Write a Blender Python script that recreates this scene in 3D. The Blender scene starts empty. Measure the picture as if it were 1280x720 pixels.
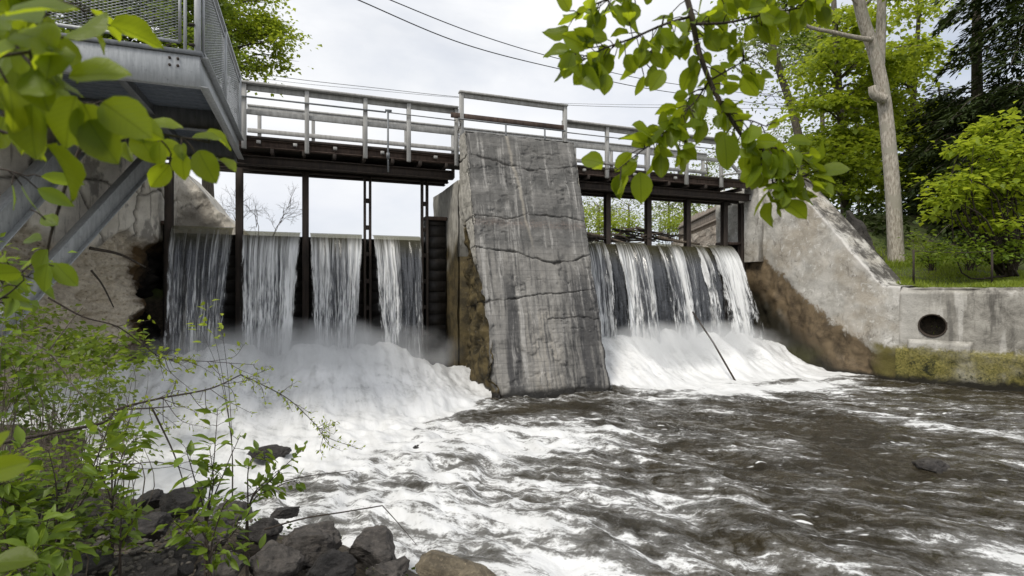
import bpy, math, random
import numpy as np
from mathutils import Vector

S = bpy.context.scene
COL = S.collection
rng = np.random.default_rng(11)
random.seed(11)
R = math.radians

# ------------------------------------------------------------------ camera geometry
EYE = np.array([0.0, 0.0, 2.13])
TH = R(20.62); CT, ST = math.cos(TH), math.sin(TH)
F = 678.0
def ray(px, py):
    a = (px - 640) / F; b = (360 - py) / F
    return np.array([CT * a + ST, CT - ST * a, b])
def at_d(px, py, k): return EYE + ray(px, py) * k
def at_y(px, py, Y): r = ray(px, py); return EYE + r * (Y / r[1])
def at_z(px, py, z): r = ray(px, py); return EYE + r * ((z - EYE[2]) / r[2])

# ------------------------------------------------------------------ numpy noise
def _hash(ix, iy, iz):
    h = (ix.astype(np.int64) * 374761393 + iy.astype(np.int64) * 668265263 + iz.astype(np.int64) * 2147483647 + 1013904223) & 0xFFFFFFFF
    h = ((h ^ (h >> 13)) * 1274126177) & 0xFFFFFFFF
    h = ((h ^ (h >> 16)) * 2246822519) & 0xFFFFFFFF
    return ((h ^ (h >> 15)) & 0xFFFFFF) / float(0xFFFFFF)
def vnoise(x, y, z=0.0):
    x = np.asarray(x, float); y = np.asarray(y, float) + x * 0; z = np.asarray(z, float) + x * 0
    ix, iy, iz = np.floor(x), np.floor(y), np.floor(z)
    fx, fy, fz = x - ix, y - iy, z - iz
    fx, fy, fz = [t * t * t * (t * (t * 6 - 15) + 10) for t in (fx, fy, fz)]
    r = 0
    for dx in (0, 1):
        for dy in (0, 1):
            for dz in (0, 1):
                w = (fx if dx else 1 - fx) * (fy if dy else 1 - fy) * (fz if dz else 1 - fz)
                r = r + w * _hash(ix + dx, iy + dy, iz + dz)
    return r * 2 - 1
def fbm(x, y, z=0.0, o=4, g=0.5):
    r = 0; a = 1.0; s = 1.0
    for i in range(o):
        r = r + a * vnoise(np.asarray(x) * s + 17.3 * i, np.asarray(y) * s - 9.1 * i, np.asarray(z) * s + 4.7 * i)
        a *= g; s *= 2.03
    return r
def sstep(a, b, x):
    t = np.clip((np.asarray(x, float) - a) / (b - a), 0, 1); return t * t * (3 - 2 * t)

# ------------------------------------------------------------------ mesh builder
def unit(v): v = np.asarray(v, float); return v / (np.linalg.norm(v) + 1e-12)
class MB:
    def __init__(s): s.v = []; s.q = []; s.t = []; s.n = 0
    def add(s, v, q=None, t=None):
        v = np.asarray(v, float).reshape(-1, 3)
        if q is not None and len(q): s.q.append(np.asarray(q, np.int64).reshape(-1, 4) + s.n)
        if t is not None and len(t): s.t.append(np.asarray(t, np.int64).reshape(-1, 3) + s.n)
        s.v.append(v); s.n += len(v); return s
    def beam(s, p0, p1, w, h, up=(0, 0, 1)):
        p0, p1 = np.asarray(p0, float), np.asarray(p1, float)
        d = unit(p1 - p0); up = np.asarray(up, float)
        if abs(np.dot(d, up)) > 0.98: up = np.array([0, 1.0, 0])
        a = unit(np.cross(d, up)); b = np.cross(a, d)
        c = [p + a * sx * w / 2 + b * sy * h / 2 for p in (p0, p1) for sx, sy in ((-1, -1), (1, -1), (1, 1), (-1, 1))]
        return s.add(c, [[0, 3, 2, 1], [4, 5, 6, 7], [0, 1, 5, 4], [1, 2, 6, 5], [2, 3, 7, 6], [3, 0, 4, 7]])
    def box(s, lo, hi):
        x0, y0, z0 = lo; x1, y1, z1 = hi
        v = [(x0, y0, z0), (x1, y0, z0), (x1, y1, z0), (x0, y1, z0), (x0, y0, z1), (x1, y0, z1), (x1, y1, z1), (x0, y1, z1)]
        return s.add(v, [[0, 3, 2, 1], [4, 5, 6, 7], [0, 1, 5, 4], [1, 2, 6, 5], [2, 3, 7, 6], [3, 0, 4, 7]])
    def tube(s, pts, rad, n=8, cap=True):
        pts = np.asarray(pts, float); m = len(pts)
        rad = np.broadcast_to(np.asarray(rad, float), (m,))
        tg = np.gradient(pts, axis=0); tg /= (np.linalg.norm(tg, axis=1)[:, None] + 1e-12)
        ref = np.array([0, 0, 1.0]) if abs(tg[0][2]) < 0.9 else np.array([1.0, 0, 0])
        a = unit(np.cross(tg[0], ref)); vs = []
        ang = np.arange(n) * 2 * math.pi / n
        for i in range(m):
            a = unit(a - tg[i] * np.dot(a, tg[i])); b = np.cross(tg[i], a)
            vs.append(pts[i] + rad[i] * (np.cos(ang)[:, None] * a + np.sin(ang)[:, None] * b))
        q = []
        for i in range(m - 1):
            for j in range(n):
                k = (j + 1) % n
                q.append((i * n + j, i * n + k, (i + 1) * n + k, (i + 1) * n + j))
        v = np.concatenate(vs); t = []
        if cap:
            v = np.concatenate([v, pts[:1], pts[-1:]]); c0 = m * n; c1 = c0 + 1
            for j in range(n):
                k = (j + 1) % n
                t.append((c0, k, j)); t.append((c1, (m - 1) * n + j, (m - 1) * n + k))
        return s.add(v, q, t)
    def grid(s, P, flip=False, mask=None):
        nu, nv = P.shape[:2]
        idx = np.arange(nu * nv).reshape(nu, nv)
        q = np.stack([idx[:-1, :-1], idx[1:, :-1], idx[1:, 1:], idx[:-1, 1:]], -1)
        if flip: q = q[..., ::-1]
        q = q.reshape(-1, 4)
        if mask is not None: q = q[mask.reshape(-1)]
        return s.add(P.reshape(-1, 3), q)
    def build(s, name, mat, parent=None, origin=None, smooth=False, attrs=None, uv=None, bevel=0):
        v = np.concatenate(s.v)
        o = np.zeros(3)
        if origin is not None: o = np.asarray(origin, float)
        off = o.copy()
        if parent is not None:
            p = parent; off = off * 0
            while p is not None: off = off + np.array(p.location); p = p.parent
            off = off + o * 0
        v = v - off
        q = np.concatenate(s.q) if s.q else np.zeros((0, 4), np.int64)
        t = np.concatenate(s.t) if s.t else np.zeros((0, 3), np.int64)
        me = bpy.data.meshes.new(name)
        me.vertices.add(len(v)); me.vertices.foreach_set('co', v.astype(np.float32).ravel())
        nl = len(q) * 4 + len(t) * 3
        me.loops.add(nl); me.polygons.add(len(q) + len(t))
        li = np.concatenate([q.ravel(), t.ravel()])
        me.loops.foreach_set('vertex_index', li.astype(np.int32))
        st = np.concatenate([np.arange(len(q)) * 4, len(q) * 4 + np.arange(len(t)) * 3])
        me.polygons.foreach_set('loop_start', st.astype(np.int32))
        if uv is not None:
            ul = me.uv_layers.new(name='UVMap'); ul.data.foreach_set('uv', uv[li].astype(np.float32).ravel())
        me.update(calc_edges=True); me.validate()
        if smooth: me.polygons.foreach_set('use_smooth', np.ones(len(me.polygons), bool))
        for k, a in (attrs or {}).items():
            at = me.attributes.new(k, 'FLOAT', 'POINT'); at.data.foreach_set('value', np.asarray(a, np.float32).ravel())
        me.materials.append(mat)
        ob = bpy.data.objects.new(name, me); COL.objects.link(ob)
        if parent is not None: ob.parent = parent
        else: ob.location = o
        if bevel:
            b = ob.modifiers.new('bevel', 'BEVEL'); b.width = bevel; b.segments = 1; b.limit_method = 'ANGLE'
        return ob
def tag(o, label=None, cat=None, group=None, kind=None):
    if label: o['label'] = label
    if cat: o['category'] = cat
    if group: o['group'] = group
    if kind: o['kind'] = kind
    return o
def thing(name, loc, label, cat, group=None):
    o = bpy.data.objects.new(name, None); COL.objects.link(o); o.location = [float(c) for c in loc]; o.empty_display_size = 0.2
    return tag(o, label, cat, group)
def dup(o, parent=None, loc=None, label=None):
    c = o.copy(); COL.objects.link(c)
    if parent is not None: c.parent = parent
    if loc is not None: c.location = loc
    if label: c['label'] = label
    for ch in list(o.children): dup(ch, c)
    return c
def catmull(pts, n=6):
    pts = [np.asarray(p, float) for p in pts]
    P = [2 * pts[0] - pts[1]] + pts + [2 * pts[-1] - pts[-2]]
    out = []
    for i in range(1, len(P) - 2):
        for t in np.linspace(0, 1, n, endpoint=False):
            a, b, c, d = P[i - 1], P[i], P[i + 1], P[i + 2]
            out.append(0.5 * (2 * b + (c - a) * t + (2 * a - 5 * b + 4 * c - d) * t * t + (3 * b - a - 3 * c + d) * t ** 3))
    out.append(pts[-1]); return np.array(out)

# ------------------------------------------------------------------ materials
class NT:
    def __init__(s, name):
        s.m = bpy.data.materials.new(name); s.m.use_nodes = True
        s.t = s.m.node_tree; s.t.nodes.clear()
        s.out = s.t.nodes.new('ShaderNodeOutputMaterial')
    def n(s, typ, props=None, **ins):
        nd = s.t.nodes.new('ShaderNode' + typ)
        for k, v in (props or {}).items(): setattr(nd, k, v)
        for k, v in ins.items():
            key = int(k[1:]) if k[0] == '_' and k[1:].isdigit() else k.replace('_', ' ')
            sk = nd.inputs[key]
            if isinstance(v, bpy.types.NodeSocket): s.t.links.new(v, sk)
            else:
                if isinstance(v, tuple) and len(v) == 3 and sk.type == 'RGBA': v = v + (1,)
                sk.default_value = v
        return nd
    def pos(s): return s.n('NewGeometry').outputs['Position']
    def island(s): return s.n('NewGeometry').outputs['Random Per Island']
    def attr(s, k): return s.n('Attribute', {'attribute_name': k}).outputs['Fac']
    def sc(s, v, sx, sy, sz, rz=0.0, off=(0, 0, 0)):
        return s.n('Mapping', {'vector_type': 'POINT'}, Vector=v, Scale=(sx, sy, sz), Rotation=(0, 0, rz), Location=off).outputs[0]
    def noise(s, v, scale=5, detail=5, rough=0.55, dist=0.0):
        return s.n('TexNoise', None, Vector=v, Scale=scale, Detail=detail, Roughness=rough, Distortion=dist).outputs[0]
    def vor(s, v, scale=5, feat='F1', out=0, rnd=1.0):
        return s.n('TexVoronoi', {'feature': feat}, Vector=v, Scale=scale, Randomness=rnd).outputs[out]
    def ramp(s, f, stops):
        nd = s.n('ValToRGB', None, _0=f); cr = nd.color_ramp
        while len(cr.elements) < len(stops): cr.elements.new(0.5)
        for e, (p, c) in zip(cr.elements, stops):
            e.position = p
            if not isinstance(c, tuple): c = (c, c, c)
            e.color = c + (1,)
        return nd.outputs[0]
    def mix(s, f, a, b, mode='MIX'):
        return s.n('MixRGB', {'blend_type': mode}, _0=f, _1=a, _2=b).outputs[0]
    def math(s, op, a, b=0.5, clamp=False):
        return s.n('Math', {'operation': op, 'use_clamp': clamp}, _0=a, _1=b).outputs[0]
    def mr(s, v, a, b, c=0.0, d=1.0):
        return s.n('MapRange', {'interpolation_type': 'SMOOTHSTEP'}, Value=v, From_Min=a, From_Max=b, To_Min=c, To_Max=d).outputs[0]
    def sep(s, v): return s.n('SeparateXYZ', None, _0=v).outputs
    def bump(s, h, strength=0.5, dist=0.02, normal=None):
        kw = dict(Strength=strength, Distance=dist, Height=h)
        if normal is not None: kw['Normal'] = normal
        return s.n('Bump', None, **kw).outputs[0]
    def pbr(s, col, rough=0.8, normal=None, metal=0.0, spec=0.5, **kw):
        d = {'Base_Color': col, 'Roughness': rough, 'Metallic': metal, 'Specular_IOR_Level': spec}
        d.update(kw)
        if normal is not None: d['Normal'] = normal
        return s.n('BsdfPrincipled', None, **d).outputs[0]
    def mixs(s, f, a, b): return s.n('MixShader', None, _0=f, _1=a, _2=b).outputs[0]
    def done(s, sh): s.t.links.new(sh, s.out.inputs[0]); return s.m

def m_leaf(name, dark, light, trans, tf=0.45, rough=0.45, veins=False):
    g = NT(name); i = g.island()
    col = g.mix(i, dark, light)
    nz = g.noise(g.pos(), 0.9, 3)
    col = g.mix(g.mr(nz, 0.35, 0.65), col, g.mix(0.5, col, light), 'MIX')
    tr = g.mix(i, g.mix(0.35, trans, dark), trans)
    nrm = None
    if veins:
        uvn = g.n('UVMap').outputs[0]; u = g.sep(uvn)
        ax = g.math('ABSOLUTE', g.math('SUBTRACT', u[0], 0.5))
        w = g.math('SINE', g.math('MULTIPLY', g.math('SUBTRACT', u[1], g.math('MULTIPLY', ax, 0.7)), 55.0))
        vein = g.mr(w, 0.86, 1.0)
        mid = g.mr(ax, 0.012, 0.035, 1.0, 0.0)
        vv = g.math('MAXIMUM', g.math('MULTIPLY', vein, 0.45), mid)
        col = g.mix(g.math('MULTIPLY', vv, 0.35), col, light)
        tr = g.mix(g.math('MULTIPLY', vv, 0.4), tr, dark)
        nrm = g.bump(g.math('SUBTRACT', g.noise(g.pos(), 160, 3), vv), 0.35, 0.002)
    p = g.pbr(col, rough, nrm, spec=0.35)
    t = g.n('BsdfTranslucent', None, Color=tr).outputs[0]
    return g.done(g.mixs(tf, p, t))

def m_bark(name, c0, c1, scale=6.0, patch=None):
    g = NT(name); p = g.pos()
    n1 = g.noise(g.sc(p, 3, 3, 0.7), scale, 6, 0.65); n2 = g.noise(p, 2.2, 4)
    col = g.mix(g.mr(n1, 0.32, 0.68), c0, c1)
    if patch: col = g.mix(g.mr(n2, 0.5, 0.62), col, patch)
    return g.done(g.pbr(col, 0.9, g.bump(n1, 0.6, 0.03)))

def m_paint(name, c0, c1, rough=0.6, scale=3.0, streak=True, metal=0.0):
    g = NT(name); p = g.pos()
    n1 = g.noise(g.sc(p, 5, 5, 0.8), scale, 6, 0.6); n2 = g.noise(p, 14, 5, 0.7)
    col = g.mix(g.mr(n1, 0.3, 0.7), c0, c1)
    col = g.mix(g.mr(n2, 0.55, 0.8), col, tuple(c * 0.6 for c in c0))
    return g.done(g.pbr(col, rough, g.bump(n2, 0.25, 0.005), metal=metal))

M = {}
M['rail_wood'] = m_paint('weathered_grey_paint', (0.30, 0.295, 0.28), (0.44, 0.435, 0.42), 0.75)
M['galv'] = m_paint('galvanised_steel', (0.33, 0.345, 0.355), (0.45, 0.465, 0.475), 0.5, 5.0, metal=0.25)
M['galv_dark'] = m_paint('shop_grey_steel', (0.13, 0.14, 0.15), (0.19, 0.20, 0.21), 0.5, 4.0)
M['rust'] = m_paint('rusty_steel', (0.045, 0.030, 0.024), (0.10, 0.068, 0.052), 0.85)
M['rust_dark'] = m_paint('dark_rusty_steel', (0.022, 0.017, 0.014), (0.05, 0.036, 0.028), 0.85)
M['deck_under'] = m_paint('blue_grey_sheet_metal', (0.10, 0.12, 0.15), (0.16, 0.18, 0.21), 0.5)
M['cable'] = m_paint('black_cable', (0.02, 0.02, 0.022), (0.035, 0.035, 0.04), 0.6)
M['driftwood'] = m_bark('driftwood', (0.09, 0.07, 0.05), (0.26, 0.21, 0.16), 9.0)
M['wet_wood'] = m_bark('dark_wet_wood', (0.012, 0.01, 0.008), (0.045, 0.035, 0.026), 6.0)
M['bark_pale'] = m_bark('pale_beech_bark', (0.22, 0.19, 0.15), (0.56, 0.51, 0.44), 9.0, (0.34, 0.315, 0.26))
M['bark_grey'] = m_bark('grey_brown_bark', (0.07, 0.058, 0.045), (0.17, 0.145, 0.115), 7.0)
M['bark_dark'] = m_bark('dark_bark', (0.03, 0.024, 0.018), (0.075, 0.06, 0.046), 8.0)
M['twig'] = m_bark('dark_twig_bark', (0.022, 0.016, 0.012), (0.07, 0.052, 0.038), 40.0)
M['twig_pale'] = m_bark('pale_dead_twig', (0.10, 0.08, 0.06), (0.22, 0.185, 0.15), 40.0)
M['leaf_apple'] = m_leaf('broad_green_leaf', (0.050, 0.088, 0.008), (0.19, 0.265, 0.018), (0.52, 0.62, 0.022), 0.6, 0.42, True)
M['leaf_apple_dark'] = m_leaf('deep_green_leaf', (0.035, 0.066, 0.008), (0.13, 0.19, 0.018), (0.34, 0.44, 0.02), 0.5, 0.42, True)
M['leaf_maple'] = m_leaf('spring_maple_leaf', (0.14, 0.20, 0.016), (0.30, 0.385, 0.032), (0.52, 0.60, 0.045), 0.52)
M['leaf_mid'] = m_leaf('mid_green_leaf', (0.075, 0.125, 0.014), (0.17, 0.235, 0.028), (0.30, 0.39, 0.035), 0.48)
M['leaf_far'] = m_leaf('pale_far_leaf', (0.14, 0.18, 0.05), (0.25, 0.30, 0.09), (0.36, 0.42, 0.13), 0.48)
M['leaf_shrub'] = m_leaf('shrub_leaf', (0.075, 0.130, 0.014), (0.18, 0.265, 0.030), (0.32, 0.42, 0.035), 0.45, 0.45)
M['leaf_low'] = m_leaf('low_undergrowth_leaf', (0.040, 0.072, 0.012), (0.11, 0.155, 0.024), (0.17, 0.24, 0.025), 0.4)
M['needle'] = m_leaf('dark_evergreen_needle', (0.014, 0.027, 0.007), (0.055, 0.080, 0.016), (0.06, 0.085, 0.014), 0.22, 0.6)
M['grass'] = m_leaf('grass_blade', (0.13, 0.18, 0.018), (0.28, 0.35, 0.045), (0.40, 0.47, 0.05), 0.42)

def m_ground():
    g = NT('soil_and_litter'); p = g.pos()
    n1 = g.noise(p, 1.3, 6, 0.65); n2 = g.noise(p, 14, 5, 0.7)
    col = g.mix(g.mr(n2, 0.3, 0.7), (0.03, 0.023, 0.016), (0.10, 0.08, 0.055))
    z = g.sep(p)[2]
    grn = g.math('MULTIPLY', g.mr(z, 1.8, 2.1), g.mr(n1, 0.35, 0.55))
    col = g.mix(grn, col, g.mix(n2, (0.04, 0.06, 0.012), (0.10, 0.13, 0.03)))
    return g.done(g.pbr(col, 0.95, g.bump(n2, 0.8, 0.05)))
M['ground'] = m_ground()

def m_rock(name, c0, c1, moss=0.0):
    g = NT(name); p = g.n('TexCoord').outputs['Object']
    n1 = g.noise(p, 7, 8, 0.7, 0.4); n2 = g.noise(p, 55, 6, 0.75); n3 = g.noise(g.sc(p, 1, 1, 3.5), 11, 6, 0.7, 1.0)
    col = g.mix(g.mr(n1, 0.36, 0.64), c0, c1)
    col = g.mix(g.math('MULTIPLY', g.mr(n3, 0.52, 0.66), 0.6), col, tuple(min(1, c * 1.5) for c in c1))
    col = g.mix(g.mr(n2, 0.57, 0.72), col, tuple(min(1, c * 2.0) for c in c1))
    col = g.mix(g.mr(n2, 0.44, 0.30), col, tuple(c * 0.35 for c in c0))
    z = g.sep(g.pos())[2]
    wet = g.mr(g.math('ADD', z, g.math('MULTIPLY', n1, 0.12)), 0.06, 0.22, 1.0, 0.0)
    col = g.mix(wet, col, g.mix(0.6, col, (0.01, 0.009, 0.008)))
    if moss: col = g.mix(g.math('MULTIPLY', g.mr(n1, 0.5, 0.6), moss), col, (0.035, 0.045, 0.012))
    rough = g.mr(wet, 0, 1, 0.62, 0.22)
    return g.done(g.pbr(col, rough, g.bump(g.math('ADD', g.math('ADD', n1, n3), g.math('MULTIPLY', n2, 0.45)), 0.9, 0.035)))
M['rock_grey'] = m_rock('grey_brown_stone', (0.045, 0.039, 0.034), (0.11, 0.096, 0.084))
M['rock_dark'] = m_rock('dark_wet_stone', (0.024, 0.021, 0.019), (0.06, 0.053, 0.048))
M['rock_tan'] = m_rock('tan_layered_stone', (0.085, 0.068, 0.044), (0.20, 0.165, 0.11))

def m_pier():
    g = NT('old_stained_concrete'); p = g.pos(); x, y, z = g.sep(p)[0:3]
    crack = g.attr('crack'); side = g.attr('side'); broken = g.attr('broken')
    fine = g.noise(p, 28, 6, 0.7); mid = g.noise(p, 3.2, 6, 0.65); big = g.noise(p, 0.8, 4)
    warp = g.noise(p, 1.7, 3)
    y = g.math('SUBTRACT', y, g.math('MULTIPLY', z, 0.3036))
    wx = g.math('ADD', x, g.math('MULTIPLY', warp, 0.22))
    cv = g.n('CombineXYZ', None, X=wx, Y=y, Z=g.math('MULTIPLY', z, 0.09)).outputs[0]
    cv2 = g.n('CombineXYZ', None, X=wx, Y=y, Z=g.math('MULTIPLY', z, 0.22)).outputs[0]
    cv3 = g.n('CombineXYZ', None, X=g.math('ADD', x, g.math('MULTIPLY', warp, 0.07)), Y=y, Z=g.math('MULTIPLY', z, 0.05)).outputs[0]
    st1 = g.noise(cv3, 11.0, 6, 0.7); st2 = g.noise(cv2, 13, 4, 0.6); st3 = g.noise(g.sc(cv3, 1, 1, 1, 0, (7, 3, 1)), 2.6, 6, 0.62)
    col = g.mix(g.mr(mid, 0.3, 0.7), (0.098, 0.096, 0.092), (0.142, 0.139, 0.133))
    band_low = g.mr(z, 3.15, 2.75); band_mid = g.mr(z, 1.75, 1.55)
    col = g.mix(g.math('MULTIPLY', g.math('MULTIPLY', band_low, g.mr(st1, 0.66, 0.40)), 0.75), col, (0.30, 0.285, 0.26))
    warm = g.math('MULTIPLY', g.math('MULTIPLY', band_mid, g.mr(g.math('ABSOLUTE', g.math('SUBTRACT', wx, 4.62)), 0.1, 0.5, 1, 0)), g.mr(st1, 0.60, 0.40))
    col = g.mix(warm, col, (0.33, 0.305, 0.265))
    blot = g.noise(g.sc(p, 1, 1, 1.3, 0, (4, 2, 9)), 1.5, 8, 0.68, 0.6)
    lift = g.noise(g.n('CombineXYZ', None, X=0.0, Y=0.0, Z=g.math('ADD', g.math('MULTIPLY', z, 1.0), g.math('MULTIPLY', warp, 0.12))).outputs[0], 1.6, 2, 0.5)
    col = g.mix(g.math('MULTIPLY', g.mr(lift, 0.40, 0.62), 0.40), col, (0.23, 0.222, 0.208))
    col = g.mix(g.math('MULTIPLY', g.mr(blot, 0.50, 0.60), 0.42), col, (0.25, 0.24, 0.225))
    col = g.mix(g.math('MULTIPLY', g.mr(blot, 0.46, 0.36), 0.6), col, (0.075, 0.073, 0.071))
    dk = g.math('MULTIPLY', g.mr(st1, 0.52, 0.66), g.mr(blot, 0.64, 0.44))
    col = g.mix(g.math('MULTIPLY', dk, 0.78), col, (0.055, 0.054, 0.053))
    dk2 = g.math('MULTIPLY', g.mr(st3, 0.50, 0.60), g.mr(z, 2.9, 2.0))
    col = g.mix(g.math('MULTIPLY', dk2, 0.80), col, (0.040, 0.040, 0.043))
    lt = g.math('MULTIPLY', g.mr(g.noise(g.sc(cv3, 1, 1, 1, 0, (3, 9, 2)), 9.0, 6, 0.7), 0.52, 0.66), g.mr(big, 0.36, 0.58))
    col = g.mix(g.math('MULTIPLY', lt, 0.65), col, (0.46, 0.445, 0.42))
    run = g.math('MULTIPLY', g.mr(g.math('ABSOLUTE', g.math('SUBTRACT', g.math('ADD', wx, g.math('MULTIPLY', z, 0.13)), 5.02)), 0.0, 0.06, 1, 0), g.mr(z, 2.7, 3.6))
    col = g.mix(g.math('MULTIPLY', run, 0.7), col, (0.36, 0.33, 0.28))
    bandz = g.math('MULTIPLY', g.mr(g.math('ABSOLUTE', g.math('SUBTRACT', g.math('ADD', z, g.math('MULTIPLY', mid, 0.2)), 3.62)), 0.0, 0.14, 1, 0), g.mr(fine, 0.42, 0.6))
    col = g.mix(g.math('MULTIPLY', bandz, 0.55), col, (0.22, 0.17, 0.145))
    # form-board lines
    fb = g.mr(g.math('ABSOLUTE', g.math('SUBTRACT', g.math('FRACT', g.math('MULTIPLY', z, 5.4)), 0.5)), 0.0, 0.05, 1, 0)
    col = g.mix(g.math('MULTIPLY', g.math('MULTIPLY', fb, g.mr(blot, 0.40, 0.55)), 0.42), col, (0.05, 0.05, 0.05))
    # paler flank, brown-green and wet lower down
    sc_ = g.mix(g.mr(mid, 0.3, 0.7), (0.30, 0.285, 0.25), (0.45, 0.43, 0.385))
    sc_ = g.mix(g.math('MULTIPLY', g.mr(st2, 0.5, 0.64), 0.5), sc_, (0.10, 0.095, 0.085))
    col = g.mix(side, col, sc_)
    moss = g.mix(g.mr(mid, 0.35, 0.65), (0.030, 0.024, 0.012), (0.105, 0.08, 0.036))
    col = g.mix(broken, col, moss)
    col = g.mix(g.math('MULTIPLY', crack, 0.85), col, (0.025, 0.022, 0.02))
    base = g.mr(g.math('ADD', z, g.math('MULTIPLY', mid, 0.25)), 0.18, 0.32, 1, 0)
    col = g.mix(base, col, (0.018, 0.016, 0.013))
    col = g.mix(g.mr(fine, 0.6, 0.74), col, g.mix(0.6, col, (0.42, 0.40, 0.37)))
    col = g.mix(g.mr(fine, 0.40, 0.28), col, g.mix(0.6, col, (0.03, 0.03, 0.03)))
    rough = g.mr(base, 0, 1, 0.88, 0.35)
    h = g.math('ADD', g.math('MULTIPLY', mid, 0.7), g.math('MULTIPLY', fine, 0.35))
    return g.done(g.pbr(col, rough, g.bump(h, 0.6, 0.03), spec=0.3))
M['pier'] = m_pier()

def m_wing():
    g = NT('pale_abutment_concrete'); p = g.pos(); x, y, z = g.sep(p)[0:3]
    wet = g.attr('wet'); top = g.attr('top')
    fine = g.noise(p, 24, 6, 0.7); mid = g.noise(p, 2.6, 9, 0.74, 0.4); big = g.noise(p, 0.7, 4)
    col = g.mix(g.mr(mid, 0.3, 0.7), (0.34, 0.325, 0.29), (0.58, 0.56, 0.52))
    col = g.mix(g.math('MULTIPLY', g.mr(big, 0.45, 0.62), 0.6), col, (0.33, 0.28, 0.21))
    col = g.mix(g.math('MULTIPLY', g.mr(g.noise(p, 6.5, 7, 0.72, 0.8), 0.54, 0.66), 0.75), col, (0.66, 0.645, 0.61))
    col = g.mix(g.math('MULTIPLY', g.mr(g.noise(g.sc(p, 1, 1, 0.6), 4.2, 7, 0.75, 0.5), 0.46, 0.36), 0.6), col, (0.15, 0.135, 0.115))
    w2 = g.math('ADD', wet, g.math('MULTIPLY', g.math('SUBTRACT', mid, 0.5), 0.9))
    br = g.mix(g.mr(mid, 0.3, 0.66), (0.050, 0.036, 0.022), (0.20, 0.148, 0.088))
    col = g.mix(g.mr(w2, 0.42, 0.56), col, br)
    col = g.mix(g.mr(w2, 1.05, 1.4), col, (0.025, 0.022, 0.014))
    mossz = g.math('MULTIPLY', g.mr(z, 0.75, 0.15), g.mr(big, 0.42, 0.6))
    col = g.mix(g.math('MULTIPLY', mossz, 0.8), col, (0.05, 0.05, 0.015))
    zz = g.math('ADD', z, g.math('MULTIPLY', g.math('SUBTRACT', mid, 0.5), 0.5))
    nb = g.mr(g.math('ADD', y, g.math('MULTIPLY', mid, 0.5)), 9.45, 9.05)
    col = g.mix(g.math('MULTIPLY', nb, g.math('MULTIPLY', g.mr(zz, 0.86, 0.74), g.mr(big, 0.66, 0.42))), col, (0.15, 0.13, 0.04))
    col = g.mix(g.math('MULTIPLY', top, g.mr(mid, 0.62, 0.42)), col, (0.085, 0.078, 0.07))  # sloping top painted darker in dapples, its shade put into the colour
    edge = g.attr('edge')
    col = g.mix(g.math('MULTIPLY', edge, g.mr(mid, 0.36, 0.5)), col, (0.62, 0.60, 0.57))  # pale worn chips, with the sunlit ridge painted into the colour
    col = g.mix(g.mr(fine, 0.42, 0.28), col, g.mix(0.5, col, (0.05, 0.045, 0.04)))
    base = g.mr(g.math('ADD', z, g.math('MULTIPLY', mid, 0.2)), 0.12, 0.24, 1, 0)
    col = g.mix(base, col, (0.02, 0.017, 0.012))
    h = g.math('ADD', mid, g.math('MULTIPLY', fine, 0.4))
    return g.done(g.pbr(col, g.mr(w2, 0.5, 1.2, 0.88, 0.5), g.bump(h, 0.6, 0.05), spec=0.3))
M['wing'] = m_wing()

def m_low():
    g = NT('mossy_retaining_concrete'); p = g.pos(); x, y, z = g.sep(p)[0:3]
    fine = g.noise(p, 24, 6, 0.7); mid = g.noise(p, 2.8, 9, 0.74, 0.4); big = g.noise(p, 0.9, 4)
    cv = g.n('CombineXYZ', None, X=x, Y=y, Z=g.math('MULTIPLY', z, 0.15)).outputs[0]
    st = g.noise(cv, 4.0, 5, 0.6)
    col = g.mix(g.mr(mid, 0.3, 0.7), (0.15, 0.14, 0.12), (0.42, 0.40, 0.355))
    col = g.mix(g.math('MULTIPLY', g.mr(st, 0.52, 0.66), 0.8), col, (0.54, 0.52, 0.48))
    col = g.mix(g.math('MULTIPLY', g.mr(st, 0.46, 0.34), 0.7), col, (0.06, 0.055, 0.048))
    col = g.mix(g.mr(g.math('ADD', x, g.math('MULTIPLY', mid, 0.7)), 13.55, 13.0), col, g.mix(g.mr(mid, 0.3, 0.7), (0.34, 0.325, 0.29), (0.58, 0.56, 0.52)))
    zz = g.math('ADD', z, g.math('MULTIPLY', g.math('SUBTRACT', mid, 0.5), 0.5))
    moss = g.mix(g.mr(fine, 0.35, 0.65), (0.09, 0.085, 0.02), (0.24, 0.21, 0.06))
    col = g.mix(g.math('MULTIPLY', g.mr(zz, 0.86, 0.74), g.mr(big, 0.85, 0.50)), col, moss)
    dm = g.math('MULTIPLY', g.mr(zz, 0.82, 0.5), g.mr(mid, 0.52, 0.64))
    col = g.mix(dm, col, (0.022, 0.024, 0.010))
    col = g.mix(g.mr(zz, 0.25, 0.08), col, (0.018, 0.016, 0.010))
    col = g.mix(g.mr(fine, 0.42, 0.28), col, g.mix(0.5, col, (0.04, 0.035, 0.03)))
    h = g.math('ADD', mid, g.math('MULTIPLY', fine, 0.4))
    return g.done(g.pbr(col, 0.85, g.bump(h, 0.6, 0.05), spec=0.3))
M['low'] = m_low()

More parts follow.
